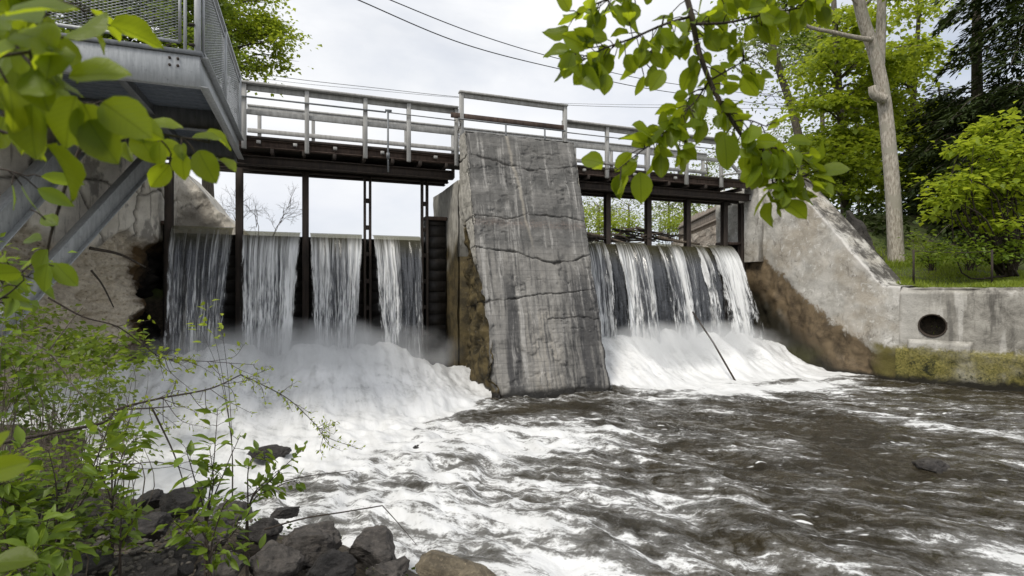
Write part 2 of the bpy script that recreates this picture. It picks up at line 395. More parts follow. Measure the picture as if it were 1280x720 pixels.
def m_leftwall():
    g = NT('crumbling_concrete'); p = g.pos(); x, y, z = g.sep(p)[0:3]
    er = g.attr('eroded'); wet = g.attr('wet'); crack = g.attr('crack')
    fine = g.noise(p, 20, 6, 0.72); mid = g.noise(p, 2.4, 7, 0.66); v = g.vor(p, 13)
    col = g.mix(g.mr(mid, 0.3, 0.7), (0.56, 0.52, 0.45), (0.82, 0.775, 0.69))
    col = g.mix(g.mr(mid, 0.62, 0.72), col, (0.30, 0.265, 0.22))
    col = g.mix(g.math('MULTIPLY', g.mr(g.noise(g.sc(p, 1, 1, 0.7), 1.1, 5, 0.6), 0.55, 0.60), 0.8), col, (0.22, 0.205, 0.185))
    col = g.mix(g.math('MULTIPLY', g.mr(g.noise(g.sc(p, 4, 4, 0.4), 3.0, 5, 0.65), 0.55, 0.68), 0.7), col, (0.24, 0.215, 0.175))
    ec = g.mix(g.mr(fine, 0.35, 0.65), (0.24, 0.19, 0.13), (0.62, 0.55, 0.43))
    ec = g.mix(g.mr(v, 0.15, 0.4), ec, g.mix(0.5, ec, (0.66, 0.60, 0.50)))
    col = g.mix(er, col, ec)
    col = g.mix(g.math('MULTIPLY', crack, 0.8), col, (0.03, 0.025, 0.02))
    w = g.math('ADD', wet, g.math('MULTIPLY', g.math('SUBTRACT', mid, 0.5), 0.8))
    col = g.mix(g.mr(w, 0.3, 0.6), col, g.mix(g.mr(mid, 0.3, 0.7), (0.035, 0.022, 0.011), (0.11, 0.07, 0.032)))
    col = g.mix(g.mr(w, 0.7, 1.0), col, (0.012, 0.010, 0.008))
    h = g.math('ADD', mid, g.math('MULTIPLY', fine, 0.5))
    return g.done(g.pbr(col, 0.9, g.bump(h, 0.8, 0.06), spec=0.3))
M['leftwall'] = m_leftwall()

def m_stone():
    g = NT('dry_laid_stone'); p = g.pos()
    pm = g.sc(p, 1.0, 1.0, 2.4)
    e = g.vor(g.mix(0.12, pm, g.n('TexNoise', None, Vector=p, Scale=3.0).outputs[1]), 1.6, 'DISTANCE_TO_EDGE')
    c = g.vor(pm, 1.6, 'F1', 1); mid = g.noise(p, 3, 6, 0.65); fine = g.noise(p, 20, 5, 0.7)
    tone = g.sep(c)[0]
    col = g.mix(tone, (0.20, 0.165, 0.13), (0.37, 0.325, 0.27))
    col = g.mix(g.mr(mid, 0.55, 0.72), col, (0.13, 0.105, 0.08))
    col = g.mix(g.mr(e, 0.0, 0.035, 0.8, 0.0), col, (0.06, 0.05, 0.04))
    return g.done(g.pbr(col, 0.9, g.bump(g.math('ADD', g.mr(e, 0, 0.06), g.math('MULTIPLY', fine, 0.3)), 0.7, 0.05)))
M['stone'] = m_stone()

def m_plank():
    g = NT('weathered_plank_wall'); p = g.pos()
    n = g.noise(g.sc(p, 6, 6, 0.6), 3, 5, 0.6)
    col = g.mix(g.mr(n, 0.3, 0.7), (0.15, 0.12, 0.095), (0.31, 0.265, 0.22))
    return g.done(g.pbr(col, 0.9, g.bump(n, 0.5, 0.02)))
M['plank'] = m_plank()

def m_stoplog():
    g = NT('black_wet_timber'); p = g.pos(); z = g.sep(p)[2]
    n = g.noise(g.sc(p, 0.8, 0.8, 5), 4, 6, 0.65); n2 = g.noise(g.sc(p, 8, 8, 1), 4, 5, 0.6)
    col = g.mix(g.mr(n, 0.35, 0.7), (0.005, 0.004, 0.003), (0.016, 0.012, 0.009))
    col = g.mix(g.mr(n2, 0.58, 0.72), col, (0.032, 0.028, 0.024))
    return g.done(g.pbr(col, g.mr(n2, 0.3, 0.7, 0.45, 0.75), g.bump(n, 0.6, 0.03)))
M['stoplog'] = m_stoplog()

def m_fall():
    g = NT('falling_water'); uv = g.n('UVMap').outputs[0]; u = g.sep(uv)
    seed = g.n('ObjectInfo').outputs['Random']
    off = g.math('MULTIPLY', seed, 37.0)
    wob = g.math('MULTIPLY', g.noise(g.n('CombineXYZ', None, X=g.math('MULTIPLY', u[0], 3.0), Y=g.math('MULTIPLY', u[1], 1.2), Z=off).outputs[0], 2.0, 2), 0.10)
    ux = g.math('ADD', u[0], wob)
    a = g.n('CombineXYZ', None, X=g.math('MULTIPLY', ux, 8.0), Y=g.math('MULTIPLY', u[1], 0.35), Z=off).outputs[0]
    b = g.n('CombineXYZ', None, X=g.math('MULTIPLY', ux, 34.0), Y=g.math('MULTIPLY', u[1], 1.6), Z=off).outputs[0]
    c = g.n('CombineXYZ', None, X=g.math('MULTIPLY', ux, 30.0), Y=g.math('MULTIPLY', u[1], 8.0), Z=off).outputs[0]
    n1 = g.noise(a, 1.0, 4, 0.6); n2 = g.noise(b, 1.0, 4, 0.65); n3 = g.noise(c, 1.0, 5, 0.7)
    s = g.math('ADD', g.math('MULTIPLY', n1, 0.40), g.math('MULTIPLY', n2, 0.60))
    fall = u[1]
    s = g.math('ADD', s, g.math('MULTIPLY', g.math('MULTIPLY', g.math('SUBTRACT', n3, 0.48), 0.85), g.mr(fall, 0.10, 0.75)))
    dens = g.attr('dens')
    s = g.math('ADD', s, g.math('MULTIPLY', g.math('SUBTRACT', dens, 0.5), 0.5))
    white = g.math('MULTIPLY', g.mr(s, 0.46, 0.70), g.mr(fall, 0.05, 0.22))
    edge = g.attr('side_fade')
    rag = g.mr(g.math('ADD', g.math('MULTIPLY', edge, 1.2), g.math('MULTIPLY', g.math('SUBTRACT', g.math('ADD', n3, g.math('MULTIPLY', n2, 0.6)), 0.82), 2.2)), 0.15, 0.75)
    foam = g.pbr((0.80, 0.81, 0.81), 0.5, g.bump(g.math('ADD', n2, n3), 0.6, 0.03), spec=0.5)
    nrm = g.bump(g.math('ADD', n2, g.math('MULTIPLY', n1, 1.5)), 0.35, 0.02)
    clear = g.mixs(0.72, g.n('BsdfTransparent', None, Color=(0.80, 0.83, 0.82)).outputs[0], g.pbr((0.10, 0.106, 0.118), 0.16, nrm, spec=0.6))
    lip = g.mixs(0.6, g.n('BsdfTransparent', None, Color=(0.50, 0.48, 0.38)).outputs[0], g.pbr((0.075, 0.070, 0.042), 0.22, nrm, spec=0.35))
    body = g.mixs(g.mr(fall, 0.10, 0.28), lip, clear)
    body = g.mixs(g.math('MULTIPLY', white, 0.92), body, foam)
    holes = g.math('MULTIPLY', g.mr(s, 0.40, 0.30), g.mr(fall, 0.25, 0.8))
    rag = g.math('MULTIPLY', rag, g.math('SUBTRACT', 1.0, g.math('MULTIPLY', holes, 0.45)))
    return g.done(g.mixs(rag, g.n('BsdfTransparent').outputs[0], body))
M['fall'] = m_fall()

def m_water():
    g = NT('river_water'); p = g.pos()
    f = g.attr('foam'); sm = g.attr('smooth')
    rot = R(40.0)
    ws = g.sc(p, 1, 1, 1, rot)
    w1 = g.n('TexNoise', None, Vector=ws, Scale=1.1, Detail=4.0).outputs[1]
    wp = g.mix(0.16, ws, w1)
    pst = g.sc(wp, 0.42, 1.05, 1.0)
    big = g.noise(pst, 1.9, 6, 0.62, 0.6); mid = g.noise(pst, 6.5, 6, 0.68, 0.8); fine = g.noise(p, 34, 4, 0.7)
    e1 = g.vor(pst, 4.2, 'DISTANCE_TO_EDGE'); e2 = g.vor(pst, 11.0, 'DISTANCE_TO_EDGE')
    lace = g.math('MAXIMUM', g.mr(e1, 0.02, 0.16, 1, 0), g.math('MULTIPLY', g.mr(e2, 0.02, 0.16, 1, 0), 0.7))
    s = g.math('ADD', g.math('MULTIPLY', big, 0.27), g.math('MULTIPLY', mid, 0.52))
    s = g.math('ADD', s, g.math('MULTIPLY', g.noise(g.sc(wp, 0.6, 1.0, 1.0), 15, 6, 0.75, 0.6), 0.29))
    s = g.math('SUBTRACT', s, 0.04)
    trail = g.noise(g.sc(g.mix(0.10, ws, w1), 0.22, 1.25, 1.0), 3.4, 5, 0.62, 0.5)
    s = g.math('ADD', s, g.math('MULTIPLY', g.math('SUBTRACT', trail, 0.48), 0.50))
    s = g.math('ADD', s, g.math('MULTIPLY', g.math('SUBTRACT', lace, 0.25), 0.035))
    s = g.math('ADD', s, g.math('MULTIPLY', g.math('SUBTRACT', fine, 0.5), 0.16))
    s = g.math('SUBTRACT', s, g.n('MapRange', None, Value=f, From_Min=0.0, From_Max=1.0, To_Min=0.80, To_Max=0.28).outputs[0])
    fl = g.noise(g.sc(p, 2.6, 0.45, 0.6), 2.0, 6, 0.66, 0.4); fl2 = g.noise(g.sc(p, 1.0, 0.7, 1.0), 7.5, 6, 0.72, 0.6)
    s = g.math('ADD', s, g.math('MULTIPLY', sm, g.math('ADD', g.math('MULTIPLY', g.math('SUBTRACT', fl, 0.54), 0.7), g.math('MULTIPLY', g.math('SUBTRACT', fl2, 0.53), 0.55))))
    mask = g.math('POWER', g.mr(s, -0.06, 0.09), 1.3)
    mask = g.mix(sm, mask, g.mr(s, -0.22, 0.22))
    fk = g.math('MULTIPLY', g.mr(g.math('ADD', g.vor(g.mix(0.1, pst, w1), 15.0), g.math('MULTIPLY', g.math('SUBTRACT', mid, 0.5), 0.5)), 0.24, 0.10), g.mr(trail, 0.50, 0.60))
    fk = g.math('MULTIPLY', fk, g.mr(f, 0.22, 0.34))
    mask = g.math('MAXIMUM', mask, fk)
    film = g.math('MULTIPLY', g.mr(s, -0.14, 0.0), 0.14)
    mask = g.math('MAXIMUM', mask, film)
    ripple = g.math('ADD', g.math('ADD', g.math('MULTIPLY', g.noise(g.sc(ws, 0.6, 1, 1), 3.2, 4, 0.6, 0.6), 1.6), g.noise(g.sc(ws, 0.6, 1, 1), 9, 5, 0.68, 0.8)), g.math('MULTIPLY', g.noise(p, 30, 3, 0.6), 0.18))
    nrm = g.bump(ripple, 0.95, 0.11)
    body = g.mix(g.mr(big, 0.3, 0.7), (0.021, 0.0165, 0.008), (0.044, 0.035, 0.018))
    body = g.mix(g.mr(f, 0.40, 0.66), body, (0.095, 0.090, 0.078))
    body = g.mix(g.mr(f, 0.8, 1.1), body, (0.42, 0.425, 0.42))
    wat = g.pbr(body, 0.06, nrm, spec=0.5, IOR=1.33)
    fh = g.math('ADD', g.math('MULTIPLY', mid, 0.7), g.math('MULTIPLY', fine, 0.4))
    fst = g.mr(sm, 0.0, 1.0, 0.55, 0.35)
    fn = g.n('Bump', None, Strength=fst, Distance=0.05, Height=fh).outputs[0]
    fcol = g.mix(g.mr(fl, 0.32, 0.62), (0.72, 0.725, 0.72), (0.88, 0.885, 0.885))
    foam = g.mixs(0.15, g.pbr(fcol, 0.8, fn, spec=0.1), g.n('BsdfTranslucent', None, Color=(0.8, 0.8, 0.8, 1)).outputs[0])
    return g.done(g.mixs(mask, wat, foam))
M['water'] = m_water()
g = NT('pond_water'); M['pond'] = g.done(g.pbr((0.02, 0.022, 0.015), 0.06, g.bump(g.noise(g.pos(), 3, 4), 0.2, 0.05)))
g = NT('pipe_rust'); M['pipe'] = g.done(g.pbr(g.mix(g.noise(g.pos(), 12, 5), (0.02, 0.016, 0.013), (0.07, 0.05, 0.035)), 0.85))
g = NT('pipe_shade_black'); M['black'] = g.done(g.pbr((0.006, 0.005, 0.005), 0.9))

# ------------------------------------------------------------------ world, sun, camera
SUN_AZ, SUN_EL = R(-122.0), R(54.0)     # azimuth from +Y, clockwise positive: the sun stands to the left
w = bpy.data.worlds.new('World'); S.world = w; w.use_nodes = True
wt = w.node_tree; wt.nodes.clear()
def wn(t, **kw):
    n = wt.nodes.new('ShaderNode' + t)
    for k, v in kw.items(): setattr(n, k, v)
    return n
L = wt.links.new
sky = wn('TexSky', sky_type='NISHITA', sun_disc=False); sky.sun_elevation = SUN_EL; sky.sun_rotation = SUN_AZ
sky.air_density = 1.0; sky.dust_density = 2.0; sky.ozone_density = 1.0
tc = wn('TexCoord'); mp = wn('Mapping'); mp.inputs['Scale'].default_value = (1, 1, 2.2)
nz = wn('TexNoise'); nz.inputs['Scale'].default_value = 1.7; nz.inputs['Detail'].default_value = 7; nz.inputs['Roughness'].default_value = 0.55; nz.inputs['Distortion'].default_value = 0.3
L(tc.outputs['Generated'], mp.inputs[0]); L(mp.outputs[0], nz.inputs['Vector'])
cr = wn('ValToRGB'); cr.color_ramp.elements[0].position = 0.34; cr.color_ramp.elements[1].position = 0.60
cr.color_ramp.elements[0].color = (0.58, 0.58, 0.58, 1); cr.color_ramp.elements[1].color = (1, 1, 1, 1)
L(nz.outputs[0], cr.inputs[0])
nz2 = wn('TexNoise'); nz2.inputs['Scale'].default_value = 2.6; nz2.inputs['Detail'].default_value = 6
L(mp.outputs[0], nz2.inputs['Vector'])
cc = wn('ValToRGB'); cc.color_ramp.elements[0].position = 0.32; cc.color_ramp.elements[1].position = 0.66
cc.color_ramp.elements[0].color = (6.4, 6.65, 7.2, 1); cc.color_ramp.elements[1].color = (8.0, 8.05, 8.1, 1)
L(nz2.outputs[0], cc.inputs[0])
mx = wn('MixRGB'); L(cr.outputs[0], mx.inputs[0]); L(sky.outputs[0], mx.inputs[1]); L(cc.outputs[0], mx.inputs[2])
bg = wn('Background'); bg.inputs['Strength'].default_value = 0.10
wo = wn('OutputWorld'); L(mx.outputs[0], bg.inputs[0]); L(bg.outputs[0], wo.inputs[0])

sl = bpy.data.lights.new('sun', 'SUN'); sl.energy = 2.0; sl.angle = R(14.0); sl.color = (1.0, 0.95, 0.86)
so = bpy.data.objects.new('sun', sl); COL.objects.link(so)
sd = Vector((math.sin(SUN_AZ) * math.cos(SUN_EL), math.cos(SUN_AZ) * math.cos(SUN_EL), math.sin(SUN_EL)))
so.rotation_euler = sd.to_track_quat('Z', 'Y').to_euler(); so.location = (-20, 10, 30)

cd = bpy.data.cameras.new('camera'); cam = bpy.data.objects.new('camera', cd); COL.objects.link(cam)
cam.location = EYE.tolist(); cam.rotation_euler = (R(90), 0, -TH)
cd.sensor_width = 36; cd.lens = 36 * F / 1280; cd.clip_start = 0.05; cd.clip_end = 3000
cd.dof.use_dof = True; cd.dof.focus_distance = 9.0; cd.dof.aperture_fstop = 6.5
S.camera = cam
S.view_settings.view_transform = 'Standard'; S.view_settings.look = 'None'; S.view_settings.exposure = 0.38; S.view_settings.gamma = 1.0
S.view_settings.use_curve_mapping = False
S.cycles.max_bounces = 8; S.cycles.transparent_max_bounces = 16; S.cycles.diffuse_bounces = 3; S.cycles.glossy_bounces = 3
S.cycles.volume_bounces = 2
S.cycles.caustics_reflective = False; S.cycles.caustics_refractive = False

# ------------------------------------------------------------------ ground
SH_Y = np.array([-40, -3, 1.5, 3.8, 4.6, 5.3, 6.7, 9.0, 10.8, 13.0])
SH_X = np.array([14, 6, 3.0, 1.3, 0.73, -0.24, -1.3, -2.4, -3.0, -2.9])
RW = np.array([(12.45, 14.2), (12.4, 12.4), (12.46, 10.6), (12.59, 8.95), (12.70, 8.50), (12.94, 8.0), (13.62, 6.7), (15.2, 3.5), (18.0, -2.0), (26, -14)])
LW = np.array([(-2.78, 14.4), (-2.85, 12.8), (-4.6, 9.8), (-9.0, 7.4), (-30, 2)])
def rwx(Y): return np.interp(Y, RW[::-1, 1], RW[::-1, 0])
def lwx(Y): return np.interp(Y, LW[::-1, 1], LW[::-1, 0])
def ground_z(X, Y):
    X = np.asarray(X, float); Y = np.asarray(Y, float)
    d = (np.interp(Y, SH_Y, SH_X) - X) * 0.75
    zl = -0.14 + 0.55 * (1 - np.exp(-np.maximum(d, 0) * 0.9)) + 0.10 * np.maximum(d - 2.2, 0) - 0.5 * np.minimum(np.maximum(-d, 0), 1.4)
    zl = zl + 0.05 * fbm(X * 1.3, Y * 1.3) * (d > -0.5)
    el = (lwx(Y) - X)
    wdt = np.interp(Y, [8.0, 9.8, 10.6], [3.0, 1.4, 0.6])
    zl = np.where(X < -2.8, np.maximum(zl, 4.4 * sstep(0.62, wdt + 0.6, el)), zl)
    er = X - rwx(Y)
    ht = np.interp(Y, [2, 8.5, 11, 13], [2.10, 2.12, 2.75, 4.2])
    far = 0.05 * np.maximum(er - 1.0, 0) + 0.05 * np.maximum(er - 8, 0)
    z = np.where(er > -0.3, np.maximum(zl, -0.8 + (ht + 0.8 + np.minimum(far, 6)) * sstep(0.22, 0.5, er)), zl)
    # upstream
    xl = np.interp(Y, [13, 18, 40, 100], [-2.85, -6, -14, -40]); xr = np.interp(Y, [13, 25, 60, 120], [13.3, 18.7, 30, 60])
    inside = np.minimum(X - xl, xr - X)
    zu = 2.1 + (4.55 - 2.1) * sstep(0.05, -0.7, inside) + 0.03 * np.maximum(-inside, 0)
    zu = np.maximum(zu, 2.1 + 3.0 * sstep(70, 84, Y))
    z = np.where(Y > 13.3, zu, z)
    return z + 0.04 * fbm(X * 0.4, Y * 0.4)
def axis(lo, hi, st, far):
    mid = np.arange(lo, hi + 1e-6, st); out = [mid]
    e = np.geomspace(st, far, 28)
    return np.concatenate([lo - e[::-1], mid, hi + e])
gx, gy = axis(-9, 21, 0.16, 600), axis(-3, 27, 0.16, 600)
GX, GY = np.meshgrid(gx, gy, indexing='ij')
tag(MB().grid(np.stack([GX, GY, ground_z(GX, GY)], -1)).build('ground', M['ground'], smooth=True), kind='structure')

# ------------------------------------------------------------------ river water
wx_ = np.arange(-4.2, 19.0, 0.036); wy_ = np.concatenate([np.arange(-4, 2.4, 0.12), np.arange(2.4, 6.5, 0.028), np.arange(6.5, 12.95, 0.036)])
WX, WY = np.meshgrid(wx_, wy_, indexing='ij')
def lane(X): return np.maximum(sstep(-3.4, -2.6, X) * sstep(3.7, 2.9, X), sstep(5.5, 6.2, X) * sstep(12.9, 11.6, X))
def water(X, Y):
    left = sstep(4.4, 3.0, X)
    y0 = np.where(X < 4.5, 9.35 + 0.5 * sstep(0, 3, X) + 0.35 * fbm(X * 0.9, 3.3), 9.95 + 0.3 * fbm(X * 0.9, 8.1))
    yp = np.where(X < 4.5, 12.0, 11.85)
    t = np.clip((Y - y0) / (yp - y0), 0, 1.0)
    amp = np.where(X < 4.5, 0.93 * (1 - 0.62 * sstep(1.5, 3.2, X)), 0.92 - 0.20 * sstep(10, 12.4, X))
    back = sstep(yp + 0.02, yp + 0.6, Y)
    h = amp * (t ** 1.25 * (1 - 0.25 * sstep(0.8, 1.0, t)) + 0.25 * sstep(0.72, 1.0, t)) * (1 - 0.72 * back)
    b = fbm(X * 1.6, Y * 0.45, 1.0, 3)
    h = h + b * (0.02 + 0.11 * np.sin(np.clip(t, 0, 1) * math.pi)) + 0.14 * t * fbm(X * 1.7, 5.0, 2.0, 3) + sstep(0.02, 0.3, t) * (0.028 * (0.4 - np.abs(fbm(X * 3.6, Y * 0.9, 6.0, 5, 0.6))) + 0.022 * fbm(X * 8, Y * 4, 3.0, 4, 0.6))
    roil = sstep(9.5, 6.0, Y) * 0 + 1
    left_t = np.exp(-((X - 0.5) / 4.0) ** 2)
    a = 0.040 + 0.045 * left_t
    u = X * 0.97 + Y * 0.25; v = Y * 0.97 - X * 0.25
    wv = fbm(u * 1.5, v * 0.8, 4.0, 3) * a + np.abs(fbm(u * 2.9, v * 1.7, 9.0, 4)) * a * -0.9 + 0.010 * fbm(u * 9, v * 6, 2.0, 2)
    h = h + wv * (1 - 0.9 * sstep(0, 0.35, t)) * (1 - 0.55 * sstep(1.5, -1.0, X) * sstep(6, 8.5, Y))
    return h, t
H, T = water(WX, WY)
def blob(X, Y, px, py, sx, sy, amp, ang=0.0):
    c = at_z(px, py, 0.0); dx, dy = X - c[0], Y - c[1]
    ca, sa = math.cos(ang), math.sin(ang); u = dx * ca + dy * sa; v = -dx * sa + dy * ca
    return amp * np.exp(-(u / sx) ** 2 - (v / sy) ** 2)
foam = 1.18 * sstep(0.015, 0.16, T * (1 + 0.6 * fbm(WX * 1.5, WY * 1.5, 2.0, 3)))
wob = 0.5 * fbm(WX * 0.8, WY * 0.8, 7.0, 4)
foam = np.maximum(foam, 1.3 * sstep(2.3, 1.2, WX - 0.55 * (WY - 8.3) + wob) * sstep(6.6, 8.0, WY + wob))
foam = np.maximum(foam, 0.95 * sstep(1.6, 0.2, WX + wob) * sstep(5.2, 7.0, WY + wob))
fr = 0.9 * sstep(1.3, 0.0, 9.9 - WY + 0.5 * wob) * sstep(5.9, 6.6, WX)
base = 0.372 + 0.215 * sstep(5.0, 0.5, WX + wob) - 0.07 * sstep(5, 9, WX) * sstep(9.2, 8.0, WY)
base = base + blob(WX, WY, 620, 560, 1.4, 1.6, 0.12) + blob(WX, WY, 680, 705, 0.9, 0.6, 0.10) + blob(WX, WY, 1270, 700, 0.6, 0.4, 0.22) + blob(WX, WY, 560, 640, 0.5, 0.5, 0.10)
base = base + blob(WX, WY, 900, 615, 1.6, 0.30, 0.13, -0.48) + blob(WX, WY, 1110, 520, 0.28, 2.6, 0.30, 0.28) + blob(WX, WY, 960, 484, 2.4, 0.42, 0.62) + blob(WX, WY, 1080, 486, 1.4, 0.5, 0.3)
base = base - blob(WX, WY, 1060, 575, 1.4, 1.2, 0.06) - blob(WX, WY, 705, 508, 1.15, 0.30, 0.40) + blob(WX, WY, 610, 540, 0.9, 0.5, 0.22) + blob(WX, WY, 720, 545, 1.2, 0.35, 0.14) + 0.10 * fbm(WX * 0.7, WY * 0.7, 3.0, 3)
foam = np.maximum(foam, np.maximum(base, fr))
smo = np.clip(T * 3, 0, 1) + 0.8 * sstep(2.0, 0.0, WX) * sstep(6.5, 8.5, WY)
tag(MB().grid(np.stack([WX, WY, H], -1)).build('river_water', M['water'], smooth=True, attrs={'foam': foam.ravel(), 'smooth': np.clip(smo, 0, 1).ravel()}), kind='structure')
tag(MB().box((-40, 13.35, 3.0), (60, 90, 3.30)).build('pond_water', M['pond']), kind='structure')

# ------------------------------------------------------------------ concrete pier
PX0, PX1 = 3.24, 5.90
def yfront(z): return 9.82 + 1.70 * np.clip(z, -1, 6) / 5.6
ZT = 5.58
pz = np.arange(-0.5, ZT + 1e-6, 0.016)
nl, nf, nr = 60, 118, 30
def crk(pts):
    q = [at_y(540 + x / 1.945, 150 + y / 1.945, yfront(v)) for (x, y), v in zip(pts, np.interp([p[1] for p in pts], [20, 680], [5.5, 0]))]
    return np.array([p[0] for p in q]), np.array([p[2] for p in q])
CR = [crk([(100, 80), (145, 94), (235, 118), (345, 113)]), crk([(105, 228), (180, 240), (230, 233), (372, 245)]), crk([(112, 312), (200, 326), (295, 343), (388, 330)]),
      crk([(118, 438), (200, 432), (270, 418), (405, 412)]), crk([(285, 484), (340, 478), (392, 482)])]
XS = np.concatenate([np.zeros(nl), np.linspace(PX0, PX1, nf), np.zeros(nr)])
P = np.zeros((nl + nf + nr, len(pz), 3)); CK = np.zeros(P.shape[:2]); SD = np.zeros(P.shape[:2]); BK = np.zeros(P.shape[:2])
YB = 12.02
for j, z in enumerate(pz):
    yf = yfront(z)
    P[:nl, j] = np.stack([np.full(nl, PX0), np.linspace(YB, yf, nl + 1)[:-1], np.full(nl, z)], -1)
    P[nl:nl + nf, j] = np.stack([np.linspace(PX0, PX1, nf), np.full(nf, yf), np.full(nf, z)], -1)
    P[nl + nf:, j] = np.stack([np.full(nr, PX1), np.linspace(yf, YB, nr + 1)[1:], np.full(nr, z)], -1)
isl = np.zeros(P.shape[:2], bool); isl[:nl] = True
isr = np.zeros(P.shape[:2], bool); isr[nl + nf:] = True
isf = ~(isl | isr)
X_, Y_, Z_ = P[..., 0], P[..., 1], P[..., 2]
dep = 0.022 * fbm(X_ * 2.2 + Y_, Z_ * 2.2, Y_, 6, 0.6) - 0.020 * sstep(0.45, 0.65, fbm(X_ * 1.7 + 3, Z_ * 2.1, Y_ * 1.5, 5, 0.6)) - 0.006 * np.exp(-((np.mod(Z_ * 5.4 / 2 + 0.01 * X_, 1) - 0.5) / 0.03) ** 2)
for cx_, cz_ in CR:
    for sgn in (0, 1):
        xx = np.where(isf, X_, np.where(isl, PX0 - (Y_ - yfront(Z_)) * 0.9, 0))
        lo = cx_[0] if cx_[0] < 3.5 else None
        zc = np.interp(xx, cx_, cz_) + np.where(isl, -(Y_ - yfront(Z_)) * 0.14, 0) + 0.04 * fbm(xx * 1.5, cz_[0], 0, 5, 0.68)
        act = (isf & (X_ > cx_[0] - 0.05)) | (isl & (cx_[0] < 3.5)) | (isr & False)
        wd = 0.007 + 0.026 * np.maximum(0, fbm(xx * 3, cz_[0] + 5, 0, 3))
        if sgn == 0:
            c = np.exp(-((Z_ - zc) / wd) ** 2) * act
            CK = np.maximum(CK, c * 0.9); dep = dep - 0.042 * c * np.clip(0.75 + 0.9 * fbm(xx * 1.7, cz_[0] + 9, 0, 3), 0.1, 1.2)
        else:  # broken lip under the crack
            c = np.exp(-(np.maximum(zc - Z_, 0) / 0.07)) * (Z_ < zc) * act * np.clip(0.3 + fbm(xx * 4, Z_ * 4, 3.0, 3), 0, 1)
            dep = dep - 0.014 * c
# vertical board joints on the left flank
for yj in (10.55, 11.15, 11.7):
    dep = dep - 0.02 * np.exp(-((Y_ + 0.05 * fbm(Z_ * 2, yj, 0, 3) - yj - 0.22 * (Z_ - 2.5) * (yj < 11)) / 0.02) ** 2) * isl
# broken-away lower front corner
bz = 2.55 + 0.25 * fbm(Y_ * 3, 7.7, 0, 3) - 0.9 * sstep(10.2, 9.9, Y_) + 0.9 * (Y_ - 10.4)
br = sstep(0.0, 0.35, bz - Z_) * isl
brn = br * (0.16 + 0.10 * fbm(Y_ * 3.2, Z_ * 2.4, 5.0, 4))
dep = dep - brn
fc = isf * sstep(0.30, 0.0, X_ - PX0 + 0.08 * fbm(X_ * 3, Z_ * 3, 2.0, 3)) * sstep(1.55, 0.5, Z_)
dep = dep - 0.20 * fc
BK = np.maximum(np.clip(br * 1.0, 0, 1), sstep(0.35, 0.8, fc))
# chipped arrises
edge = np.minimum(np.abs(X_ - PX0), np.abs(X_ - PX1)) * isf
dep = dep - isf * 0.05 * np.exp(-edge / 0.035) * (0.5 + np.clip(fbm(Z_ * 5, X_, 0, 4), -0.4, 1)) - isf * 0.06 * np.exp(-(ZT - Z_) / 0.03) * np.clip(0.3 + fbm(X_ * 5, 1, 0, 3), 0, 1)
nrm = np.zeros_like(P); nrm[isl] = (-1, 0, 0); nrm[isr] = (1, 0, 0); nrm[isf] = unit((0, -1, 0.30))
# insets on the corner columns move both ways so the flank joins the face
P2 = P + nrm * dep[..., None]
ramp_l = isf * np.exp(-(X_ - PX0) / 0.05); P2[..., 0] += np.where(isf, ramp_l * np.repeat(brn[nl - 1][None], P.shape[0], 0), 0)
SD = np.where(isl | isr, 1.0, 0.0)
pier = thing('concrete_pier', (4.57, 10.9, 0), 'tall cracked grey concrete pier between the two rows of falls', 'pier')
mb = MB().grid(P2)
top = P2[:, -1]
cen = top.mean(0); k0 = mb.n
mb.add(np.concatenate([top, cen[None]]), t=[(len(top), i, (i + 1) % len(top)) for i in range(len(top))])
ex = len(top) + 1
mb.build('pier_body', M['pier'], pier, smooth=True, attrs={'crack': np.concatenate([CK.ravel(), np.zeros(ex)]), 'side': np.concatenate([SD.ravel(), np.zeros(ex)]), 'broken': np.concatenate([BK.ravel(), np.zeros(ex)])})
# upstream nose under the walkway
ny = np.linspace(12.03, 14.6, 50); nzv = np.arange(-0.5, 4.62, 0.06)
NY, NZ = np.meshgrid(ny, nzv, indexing='ij')
mb = MB()
def nose(xs, flip):
    x = np.full_like(NY, xs) + (1 if flip else -1) * 0.02 * fbm(NY * 2, NZ * 2, xs, 4)
    mb.grid(np.stack([x, NY, NZ], -1), flip)
nose(PX0 - 0.03, False); nose(PX1 + 0.03, True)
mb.box((PX0 + 0.02, 12.03, -0.5), (PX1 - 0.02, 14.58, 2.85)); mb.box((PX0 + 0.02, 12.03, 2.853), (PX1 - 0.02, 14.58, 4.62))
nvt = mb.n
mb.build('pier_nose', M['pier'], pier, smooth=False, attrs={'crack': np.zeros(nvt), 'side': np.ones(nvt), 'broken': np.concatenate([sstep(3.5, 2.7, NZ + 0.4 * fbm(NY * 2, NZ * 2, 1.0, 4)).ravel(), sstep(3.2, 2.4, NZ).ravel(), np.ones(8), np.zeros(8)])})

